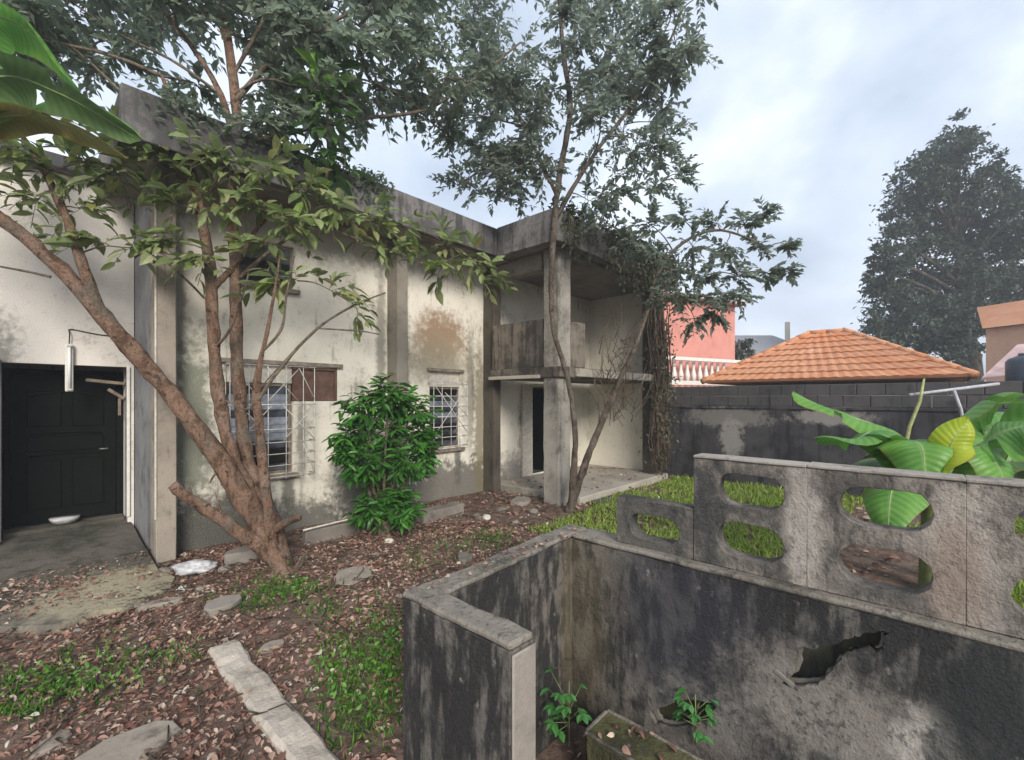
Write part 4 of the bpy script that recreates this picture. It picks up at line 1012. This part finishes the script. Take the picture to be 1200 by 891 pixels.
# --- banana leaves
def banana_leaf(parent, pts, width, mat, roll=0., fold=.35, wave=.05, tear=0):
    P = [Vector(q) for q in pts]; n = 22; Q = []
    for i in range(n + 1):
        s = i / n * (len(P) - 1); j = min(int(s), len(P) - 2); tt = s - j
        p0, p1, p2, p3 = P[max(j - 1, 0)], P[j], P[j + 1], P[min(j + 2, len(P) - 1)]
        Q.append(.5 * ((2 * p1) + (p2 - p0) * tt + (2 * p0 - 5 * p1 + 4 * p2 - p3) * tt * tt + (3 * p1 - p0 - 3 * p2 + p3) * tt ** 3))
    V, F, UV = [], [], []; m_ = 8; ph = random.random() * 6
    for i, q in enumerate(Q):
        d = (Q[min(i + 1, n)] - Q[max(i - 1, 0)]).normalized()
        b = d.cross(Vector((0, 0, 1))); b = b.normalized() if b.length > .05 else Vector((1, 0, 0))
        b = Matrix.Rotation(roll, 3, d) @ b; nn = b.cross(d)
        s = i / n; w = width * (math.sin(math.pi * min(1, s * .93 + .07)) ** .55) * (1 - .25 * s) / 2
        for k in range(m_ + 1):
            a = k / m_ * 2 - 1
            V.append(q + b * (a * w) + nn * (abs(a) * w * fold - (abs(a) ** 2.2) * w * .55 + wave * width * abs(a) * math.sin(s * 17 + ph + (2 if a > 0 else 0))))
            UV.append((k / m_, s))
    tears = set()
    for _ in range(tear): tears.add((random.randint(4, n - 4), random.choice((0, 1))))
    for i in range(n):
        for k in range(m_):
            if (i, 0) in tears and k < 3 or (i, 1) in tears and k > 4: continue
            a = i * (m_ + 1) + k; F.append((a, a + 1, a + m_ + 2, a + m_ + 1))
    me = mesh_from('leaf', V, F); uvl = me.uv_layers.new(name='UVMap')
    for lp in me.loops: uvl.data[lp.index].uv = UV[lp.vertex_index]
    o = link('leaf', me, mat, parent, smooth=True)
    t_ = Tubes(); t_.add(Q[:-1], [max(.003, .014 * (1 - i / n)) for i in range(n)], 5, 0)
    t_.build('midrib', M_midrib, o)
    return o
M_midrib = plain('midrib', (.24, .34, .14), .5, .2)
def clump(name, label, bpt, stems, leaves):
    o = empty(name, bpt, label, 'banana plant')
    for pts, rad in stems: tube('pseudostem', pts, rad, M_banstem, o, 12, .05)
    for L__ in leaves: banana_leaf(o, *L__[:3], **L__[3])
    return o
b0 = at(1095, 467, 4.2); b0.z = 0
st_top = at(1092, 560, 4.2)
clump('banana_plant', 'banana clump with broad arching green leaves behind the balustrade', b0,
      [([(b0.x, b0.y, -.1), (b0.x + .02, b0.y, .5), (st_top.x, st_top.y, 1.15)], [.12, .10, .07]), ([(b0.x + .35, b0.y - .3, -.1), (b0.x + .3, b0.y - .25, .5), (b0.x + .25, b0.y - .2, 1.0)], [.11, .09, .06])],
      [([at(1092, 548, 4.15), at(1040, 505, 4.1), at(985, 485, 4.15), at(928, 461, 4.3)], 0.54, M_ban, dict(roll=R(-12), fold=.25, tear=2)),
       ([at(1085, 545, 4.1), at(1030, 508, 3.8), at(1000, 515, 3.7), at(955, 512, 3.8)], 0.44, M_ban, dict(roll=R(15), fold=.2, tear=1)),
       ([at(1080, 560, 4.0), at(1062, 520, 3.75), at(1080, 525, 3.5), at(1085, 575, 3.4)], 0.61, M_ban, dict(roll=R(5), fold=.3)),
       ([at(1100, 640, 3.7), at(1106, 565, 3.5), at(1114, 522, 3.42), at(1136, 490, 3.4)], 0.36, M_ban2, dict(roll=R(80), fold=.45, wave=.08)),
       ([at(1100, 560, 4.2), at(1130, 490, 4.1), at(1180, 472, 4.0), at(1260, 480, 3.9)], 0.79, M_ban, dict(roll=R(-30), fold=.2, tear=3)),
       ([at(1105, 555, 4.0), at(1150, 520, 3.6), at(1200, 500, 3.4), at(1260, 510, 3.2)], 0.64, M_ban, dict(roll=R(28), fold=.25, tear=1)),
       ([at(1105, 565, 3.95), at(1135, 525, 3.6), at(1165, 540, 3.4), at(1185, 590, 3.3)], 0.54, M_ban, dict(roll=R(-5), fold=.3)),
       ([at(1110, 560, 4.2), at(1165, 500, 4.3), at(1230, 490, 4.4), at(1300, 520, 4.5)], 0.64, M_ban, dict(roll=R(20), fold=.25)),
       ([at(1090, 575, 4.2), at(1060, 560, 3.7), at(1045, 575, 3.4), at(1040, 625, 3.25)], 0.54, M_ban, dict(roll=R(10), fold=.15)),
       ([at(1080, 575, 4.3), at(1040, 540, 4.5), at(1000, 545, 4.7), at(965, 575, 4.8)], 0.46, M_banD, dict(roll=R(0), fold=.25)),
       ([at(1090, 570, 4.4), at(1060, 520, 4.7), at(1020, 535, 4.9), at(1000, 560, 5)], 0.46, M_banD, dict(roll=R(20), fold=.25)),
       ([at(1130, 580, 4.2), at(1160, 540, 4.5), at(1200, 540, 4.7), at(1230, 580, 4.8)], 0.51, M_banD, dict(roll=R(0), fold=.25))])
b1 = at(-170, 467, 3.6); b1.z = 0; tp = at(-120, 170, 3.6)
clump('banana_plant', 'banana plant whose ragged dark leaves hang above the leaning tree limb', b1,
      [([(b1.x, b1.y, -.1), (b1.x, b1.y, 1.5), (tp.x, tp.y, tp.z)], [.14, .12, .08])],
      [([at(-100, 150, 3.6), at(-30, 30, 3.7), at(30, 35, 3.8), at(95, 108, 3.9)], .50, M_ban, dict(roll=R(-25), fold=.2, tear=2)),
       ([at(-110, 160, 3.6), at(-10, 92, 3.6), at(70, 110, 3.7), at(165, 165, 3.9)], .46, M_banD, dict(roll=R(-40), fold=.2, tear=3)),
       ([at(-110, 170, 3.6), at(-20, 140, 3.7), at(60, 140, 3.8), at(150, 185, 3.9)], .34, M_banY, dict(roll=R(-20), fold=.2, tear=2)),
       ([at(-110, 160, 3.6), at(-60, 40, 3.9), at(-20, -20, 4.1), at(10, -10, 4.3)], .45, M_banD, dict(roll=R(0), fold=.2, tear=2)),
       ([at(-120, 160, 3.6), at(-180, 60, 3.4), at(-240, 60, 3.3), at(-300, 160, 3.2)], .5, M_ban, dict(roll=R(0), fold=.25)),
       ([at(-60, 170, 3.7), at(60, 120, 3.9), at(120, 128, 4.0), at(165, 160, 4.1)], .28, M_ban, dict(roll=R(20), fold=.2))])

# --- upright shoot of the yard tree with bright young leaves
SH = TA
stem([(276, 330, 5.0), (310, 300, 5.1), (350, 268, 5.2), (376, 235, 5.3), (384, 190, 5.3), (382, 120, 5.3), (379, 75, 5.3)], [8, 7, 6, 6, 5, 4, 3], 'branch', SH, M_bark2, 7)
bl3 = blade(w=.40); bl3.materials.append(M_leafBright)
bl4 = blade(w=.40); bl4.materials.append(leafmat('shoot_leaf', [(.045, .10, .035), (.07, .15, .045), (.06, .12, .03)], .35, .45, True))
for k in range(99):
    v = random.triangular(70, 250, 130); p_ = at(384 + random.gauss(0, 5), v, 5.3)
    a = random.random() * 6.28; hgt = max(.15, 1 - (v - 70) / 180)
    d_ = (math.cos(a), math.sin(a), random.uniform(-.9, .3) + (.5 if v < 95 else 0))
    br = p_ + Vector((math.cos(a), math.sin(a), 0)) * random.uniform(0, .22)
    inst('leaf', bl3 if (v < 150 and random.random() < .8) else bl4, frame_of(br, d_, (0, 0, 1), random.uniform(.20, .36)), SH)
banana_leaf(SH, [at(384, 122, 5.3), at(380, 98, 5.22), at(374, 78, 5.15), at(362, 62, 5.1)], .30, leafmat('tip_leaf', [(.20, .42, .04), (.22, .44, .05)], .4, .4), roll=R(60), fold=.3)

# ------------------------------------------------------------------ sticks and pipes by the wall
pp = at(1117, 460, 6.2)
fr = empty('metal_frame', (pp.x, pp.y, 0), 'pale metal pipe frame standing before the boundary wall behind the banana leaves', 'frame')
tube('crossbar', [at(1066, 463, 6.2), at(1170, 450, 6.2)], .022, plain('grey_pipe', (.42, .43, .46), .45, .2), fr, 8, 0, 0)
pa = at(1118, 458, 6.2); pb = at(1150, 467, 6.2); pb.z = 0
tube('upright', [pa, at(1126, 480, 6.2), pb], .02, plain('grey_pipe_b', (.40, .41, .44), .45, .2), fr, 8, 0, 0)
pc = at(1040, 467, 6.1); pc.z = 0
tag(tube('bamboo_stick', [at(1083, 444, 6.1), at(1078, 470, 6.1), at(1066, 500, 6.1), pc], [.012, .022, .024, .026], plain('bamboo', (.30, .32, .13), .6, .3), None, 8, 0, 0), 'thin green bamboo stick leaning among the banana leaves', 'stick')

# ------------------------------------------------------------------ kerbs, slabs and rubble in the yard
k1 = box('kerb', .87, 1.05, 1.7, 3.72, -.1, .056, M_kerb, None, .02, .06, .022)
tag(k1, 'pale broken concrete kerb strip running through the leaf litter', 'kerb')
k2 = box('kerb', 2.35, 3.75, 5.62, 5.74, -.1, .16, M_stone, None, .015, .12, .012)
tag(k2, 'low stained planter kerb between the leaning tree and the shrub', 'kerb')
k3 = box('kerb', 3.9, 4.7, 5.35, 5.6, -.1, .15, M_stone, None, .015, .12, .012, rz=R(3))
tag(k3, 'long concrete block lying below the barred window beside the shrub', 'block')
def slab(u, v, L_, w, h, rz, label, mat=M_pale, tilt=(0, 0), cat='slab', group=None, name='concrete_slab'):
    f = EYE * 530 / (v - 467); q = at(u, v, f); z = gz(q.x, q.y) - h * .4
    n = random.randint(6, 8); loop = []
    for i in range(n):
        a = 2 * math.pi * i / n + random.uniform(-.25, .25)
        loop.append((L_ / 2 * math.cos(a) * random.uniform(.85, 1.2), w / 2 * math.sin(a) * random.uniform(.85, 1.2)))
    me = poly_mesh(name, loop, [], 'XY', 0, h, min(.008, h * .2))
    M = Matrix.Translation(Vector((q.x, q.y, z))) @ Matrix.Rotation(rz, 4, 'Z') @ Matrix.Rotation(tilt[0], 4, 'X') @ Matrix.Rotation(tilt[1], 4, 'Y')
    me.transform(M)
    o = link(name, me, mat); return tag(o, label, cat, group)
slab(415, 680, .42, .34, .07, R(20), 'flat pale concrete piece lying between the tree foot and basin corner', tilt=(R(5), R(-4)))
slab(150, 886, .46, .3, .06, R(10), 'pale slab half buried in litter beside the kerb strip', M_pale)
slab(60, 872, .2, .12, .03, R(40), 'small pale flake of concrete in the litter left of the kerb strip')
slab(20, 715, .5, .24, .06, R(-30), 'yellowish broken slab edge at the foot of the door walk')
slab(185, 708, .34, .16, .07, R(-15), 'pinkish slab splinter off the broken walk end')
slab(318, 762, .2, .12, .05, R(5), 'grey flat stone beside the head of the kerb strip')
slab(258, 715, .3, .2, .14, R(12), 'dark brick lying beside the grass tuft at the tree foot', M_stone, (R(8), 0), 'brick', None, 'brick')
slab(290, 655, .55, .22, .2, R(5), 'squared stone behind the foot of the leaning tree', M_stone, (0, 0), 'stone', None, 'stone')
slab(545, 655, .3, .18, .07, R(50), 'thin chip of concrete resting by the basin wall outside corner', M_stone)
slab(610, 590, .5, .3, .12, R(15), 'flat stone at the porch step', M_stone, (R(4), 0), 'stone', None, 'stone')
def pebble(u, v, s, mat, label, cat='stone', group=None, name='stone'):
    f = EYE * 530 / (v - 467); q = at(u, v, f); s = s / 530 * f
    bm = bmesh.new(); bmesh.ops.create_icosphere(bm, subdivisions=2, radius=s / 2)
    for w_ in bm.verts:
        k = 1 + .35 * mnoise.noise(w_.co / s * 2.2 + Vector((u, v, 0)))
        w_.co = Vector((w_.co.x * k * 1.15, w_.co.y * k, w_.co.z * k * .6))
    bmesh.ops.rotate(bm, verts=bm.verts, cent=(0, 0, 0), matrix=Matrix.Rotation(u * 1.7, 3, 'Z'))
    bmesh.ops.translate(bm, verts=bm.verts, vec=(q.x, q.y, gz(q.x, q.y) + s * .12))
    me = bpy.data.meshes.new(name); bm.to_mesh(me); bm.free()
    return tag(link(name, me, mat), label, cat, group)
G = 'rubble stones lying about the yard'
for (u, v, s) in ((192, 672, 16), (262, 668, 13), (355, 655, 11), (560, 606, 12), (588, 600, 13), (604, 612, 9), (625, 602, 12), (90, 735, 9), (60, 700, 8), (235, 690, 10), (440, 652, 8), (35, 690, 9), (120, 660, 7)):
    pebble(u, v, s, M_stone, 'loose grey rubble stone lying in the leaf litter', 'stone', G)
pebble(213, 690, 12, M_white, 'small rounded white stone in front of the white sack', 'stone')
# crumpled white sack
f = EYE * 530 / (672 - 467); q = at(228, 672, f)
bm = bmesh.new(); bmesh.ops.create_icosphere(bm, subdivisions=4, radius=1)
for w_ in bm.verts:
    k = 1 + .28 * mnoise.noise(w_.co * 1.7 + Vector((3, 1, 0))) + .14 * mnoise.noise(w_.co * 5)
    k += .10 * mnoise.noise(w_.co * 11) + .16 * abs(mnoise.noise(w_.co * 4 + Vector((9, 0, 0))))
    w_.co = Vector((w_.co.x * k * .19, w_.co.y * k * .09, max(-.03, w_.co.z * k * .075)))
bmesh.ops.rotate(bm, verts=bm.verts, cent=(0, 0, 0), matrix=Matrix.Rotation(YAW - R(90) + R(20), 3, 'Z'))
bmesh.ops.translate(bm, verts=bm.verts, vec=(q.x, q.y, .05))
me = bpy.data.meshes.new('plastic_sack'); bm.to_mesh(me); bm.free()
tag(link('plastic_sack', me, plain('white_plastic', (.46, .46, .47), .4, .3, 20), smooth=True), 'crumpled white plastic sack at the foot of the corner pilaster', 'sack')
# litter of plastic and a pan at the door
q = Vector((.34, 7.75, .285))
pn = Tubes(); pn.add([q, q + Vector((0, 0, .04)), q + Vector((0, 0, .07))], [.10, .13, .14], 14, 0)
tag(pn.build('basin', plain('enamel', (.5, .5, .5), .4), None), 'small pale bowl left on the threshold of the dark door', 'bowl')
for (u, v, lab) in ((570, 607, 'scrap of white plastic on the ground below the porch pilaster'), (456, 634, 'scrap of white paper beside the shrub foot')):
    pebble(u, v, 10, M_offwhite, lab, 'litter', None, 'plastic_scrap')
tag(tube('pipe', [(2.3, 5.58, .20), (3.0, 5.6, .215), (3.72, 5.6, .2)], .012, M_offwhite, None, 6), 'thin pale pipe lying along the planter kerb', 'pipe')

# ------------------------------------------------------------------ small plants
def herb(name, label, u, v, X, h, n, ls, seed):
    r_ = (u - 600) / 530; f = X / (CY + r_ * SY); b = at(u, v, f)
    o = empty(name, b, label, 'plant'); tb_ = Tubes(); rs = random.Random(seed)
    blh = blade(w=.62); blh.materials.append(M_herb)
    for k in range(n):
        a = rs.random() * 6.28; t_ = (k + 1) / n
        tip = b + Vector((math.cos(a) * h * rs.uniform(.15, .5), math.sin(a) * h * rs.uniform(.15, .5), h * t_))
        tb_.add([b + Vector((0, 0, h * t_ * .5)), tip], [.003, .002], 4, 0)
        for j in (-1, 0, 1):
            inst('leaf', blh, frame_of(tip, (math.cos(a + j * .9), math.sin(a + j * .9), rs.uniform(-.3, .1)), (0, 0, 1), ls * rs.uniform(.7, 1.2)), o)
    tb_.add([b - Vector((0, 0, .1)), b + Vector((0, 0, h))], [.005, .003], 5, 0)
    tb_.build('stems', plain('herb_stem', (.16, .2, .08), .7), o)
herb('seedling', 'small round-leaved seedling sprouting in the basin corner behind the stub wall', 667, 855, 2.30, .30, 13, .062, 3)
herb('fern', 'bushy green weed growing out of the hole in the basin wall', 815, 853, 2.60, .19, 20, .055, 5)

# ------------------------------------------------------------------ grass
def patch(lst, dens, hmin, hmax, spread=1.):
    P_, D_, L_ = [], [], []
    for (u, v, ru, rv, k) in lst:
        for _ in range(int(dens * k)):
            a, b = rng.normal(0, .5, 2); uu, vv = u + a * ru, v + b * rv
            if vv < 500: continue
            f = EYE * 530 / (vv - 467); q = at(uu, vv, f)
            if in_pit(q.x, q.y) or (1.2 < q.x < 2.9 and q.y < 1.95) or q.y > 6.3: continue
            q.z = gz(q.x, q.y) - .01; P_.append(q); D_.append((random.gauss(0, .55), random.gauss(0, .55), 1)); L_.append(random.uniform(hmin, hmax))
    return np.array(P_), np.array(D_), np.array(L_)
GR = [(60, 805, 90, 22, 1.3), (130, 775, 90, 25, .5), (210, 770, 60, 20, .3), (335, 692, 50, 16, 1.3), (290, 708, 50, 12, .6), (375, 715, 40, 20, .4), (450, 745, 30, 50, 1.1), (405, 800, 40, 60, 1.1), (455, 800, 28, 60, 1.2),
      (400, 760, 40, 30, .3), (578, 632, 26, 10, .6), (535, 640, 50, 16, .4), (490, 660, 40, 16, .35), (30, 835, 50, 14, .4), (410, 850, 40, 30, .4)]
P_, D_, L_ = patch(GR, 330, .03, .10)
tag(link('grass', leaves_mesh('grass', P_, D_, L_, .007, up=rng.normal(0, 1, (len(P_), 3)), upj=.1), M_grass), 'bright green weedy grass tufts in the leaf litter', 'grass', None, 'stuff')
P_, D_, L_ = patch([(405, 800, 45, 55, 1), (445, 770, 30, 60, 1), (335, 695, 45, 12, .7), (70, 805, 80, 18, .9), (578, 632, 26, 10, .3), (150, 770, 90, 30, .3), (530, 645, 60, 18, .25)], 190, .022, .05)
D_[:, 2] *= .35
tag(link('weeds', leaves_mesh('weeds', P_ + np.c_[np.zeros((len(P_), 2)), rng.uniform(.02, .11, len(P_))], D_, L_, L_ * .55), M_grass), 'small broad-leaved weeds among the grass tufts', 'weeds', None, 'stuff')
P_, D_, L_ = [], [], []
for _ in range(24000):
    x, y = rng.uniform(3.0, 10.1), rng.uniform(-1.6, 4.2)
    k = mnoise.noise(Vector((x * .8, y * .8, 7.))) + (.5 if x > 3.9 and y > .9 else -.02)
    if k < random.uniform(-.05, .35) or (x < 4.6 and y > 2.9) or (x < 6.4 and y > 4): continue
    P_.append((x, y, gz(x, y) - .01)); D_.append((random.gauss(0, .5), random.gauss(0, .5), .8)); L_.append(random.uniform(.06, .16))
tag(link('lawn', leaves_mesh('lawn', P_, D_, np.array(L_), .016, up=rng.normal(0, 1, (len(P_), 3)), upj=.1), M_lawn), 'yellow-green grass growing behind the balustrade', 'grass', None, 'stuff')

# ------------------------------------------------------------------ dead leaf litter
P_, D_, L_ = [], [], []
def litter(n, x0, x1, y0, y1, lo, hi, fn=None):
    k = 0
    while k < n:
        x, y = random.uniform(x0, x1), random.uniform(y0, y1); k += 1
        if (1.2 < x < 2.88 and y < 1.95) or y > 6.35 and x > .95: continue
        if fn and not fn(x, y): continue
        d = mnoise.noise(Vector((x * 1.1, y * 1.1, 20.)))
        if d < random.uniform(-.6, .25): continue
        onp = -3.4 < x < .93 and y > 5.3
        if onp and random.random() < .35: continue
        z = gz(x, y) + .006 + random.random() * .02 + ((max(0, y - 5.4) / 2.4 * .22 + .03) if onp else 0)
        P_.append((x, y, z)); D_.append((random.gauss(0, 1), random.gauss(0, 1), random.gauss(0, .28))); L_.append(random.uniform(lo, hi))
litter(46000, -1.6, 4.6, 1.2, 6.3, .016, .052)
litter(9000, -2.5, 8, 1.5, 6.3, .025, .075)
litter(7000, 3.0, 10, -3.5, 5.9, .04, .12, lambda x, y: random.random() < .6)
for _ in range(900):
    P_.append((random.uniform(1.45, 2.6), random.uniform(.2, 1.7), -.455 + random.random() * .03)); D_.append((random.gauss(0, 1), random.gauss(0, 1), random.gauss(0, .2))); L_.append(random.uniform(.03, .08))
for _ in range(120):     # a few on wall tops and the porch floor
    P_.append((random.uniform(6.4, 9.7), random.uniform(4.4, 6.2), .135)); D_.append((random.gauss(0, 1), random.gauss(0, 1), 0)); L_.append(random.uniform(.04, .1))
for _ in range(46):
    P_.append((random.uniform(2.2, 2.4), random.uniform(.15, 1.42), -.085)); D_.append((random.gauss(0, 1), random.gauss(0, 1), .1)); L_.append(random.uniform(.03, .07))
for _ in range(60):
    P_.append((random.uniform(1.3, 2.75), random.uniform(1.80, 1.9), ZT + .012)); D_.append((random.gauss(0, 1), random.gauss(0, 1), .1)); L_.append(random.uniform(.015, .05))
n = len(P_); L_ = np.array(L_)
tag(link('leaf_litter', leaves_mesh('leaf_litter', P_, D_, L_, L_ * rng.uniform(.25, .75, n), LEAF9 * np.array([1, 1, 1.5]), LEAF9F, upj=.5), M_litter), 'brown fallen leaves carpeting the yard', 'leaf litter', None, 'stuff')
tb = Tubes()
for _ in range(900):
    x, y = random.uniform(-1.5, 6.5), random.uniform(2, 6.2)
    if in_pit(x, y) or (1.2 < x < 2.9 and y < 1.95): continue
    a = random.random() * 6.28; l_ = random.uniform(.08, .45); z = gz(x, y) + .025
    tb.add([(x, y, z), (x + math.cos(a) * l_ * .5, y + math.sin(a) * l_ * .5, z + random.uniform(0, .04)), (x + math.cos(a + .3) * l_, y + math.sin(a + .3) * l_, z + .01)], [.006, .005, .003], 4, 0)
tag(tb.build('fallen_twigs', M_twig, None), 'thin dry twigs strewn through the leaf litter', 'twigs', None, 'stuff')

# ------------------------------------------------------------------ humid air
t = NT('humid_air')
pv = t.n('ShaderNodeVolumePrincipled')
pv.inputs['Color'].default_value = (.93, .96, 1, 1)
pv.inputs['Density'].default_value = .0045
pv.inputs['Anisotropy'].default_value = .2
t.l(pv.outputs[0], t.out.inputs['Volume'])
hz = link('haze', mesh_from('haze', [(x, y, z) for z in (-1.6, 19) for y in (-960, 960) for x in (-960, 960)], [(0, 2, 3, 1), (4, 5, 7, 6), (0, 1, 5, 4), (2, 6, 7, 3), (0, 4, 6, 2), (1, 3, 7, 5)]), t.m)
tag(hz, 'thin humid haze filling the air', 'haze', None, 'stuff')
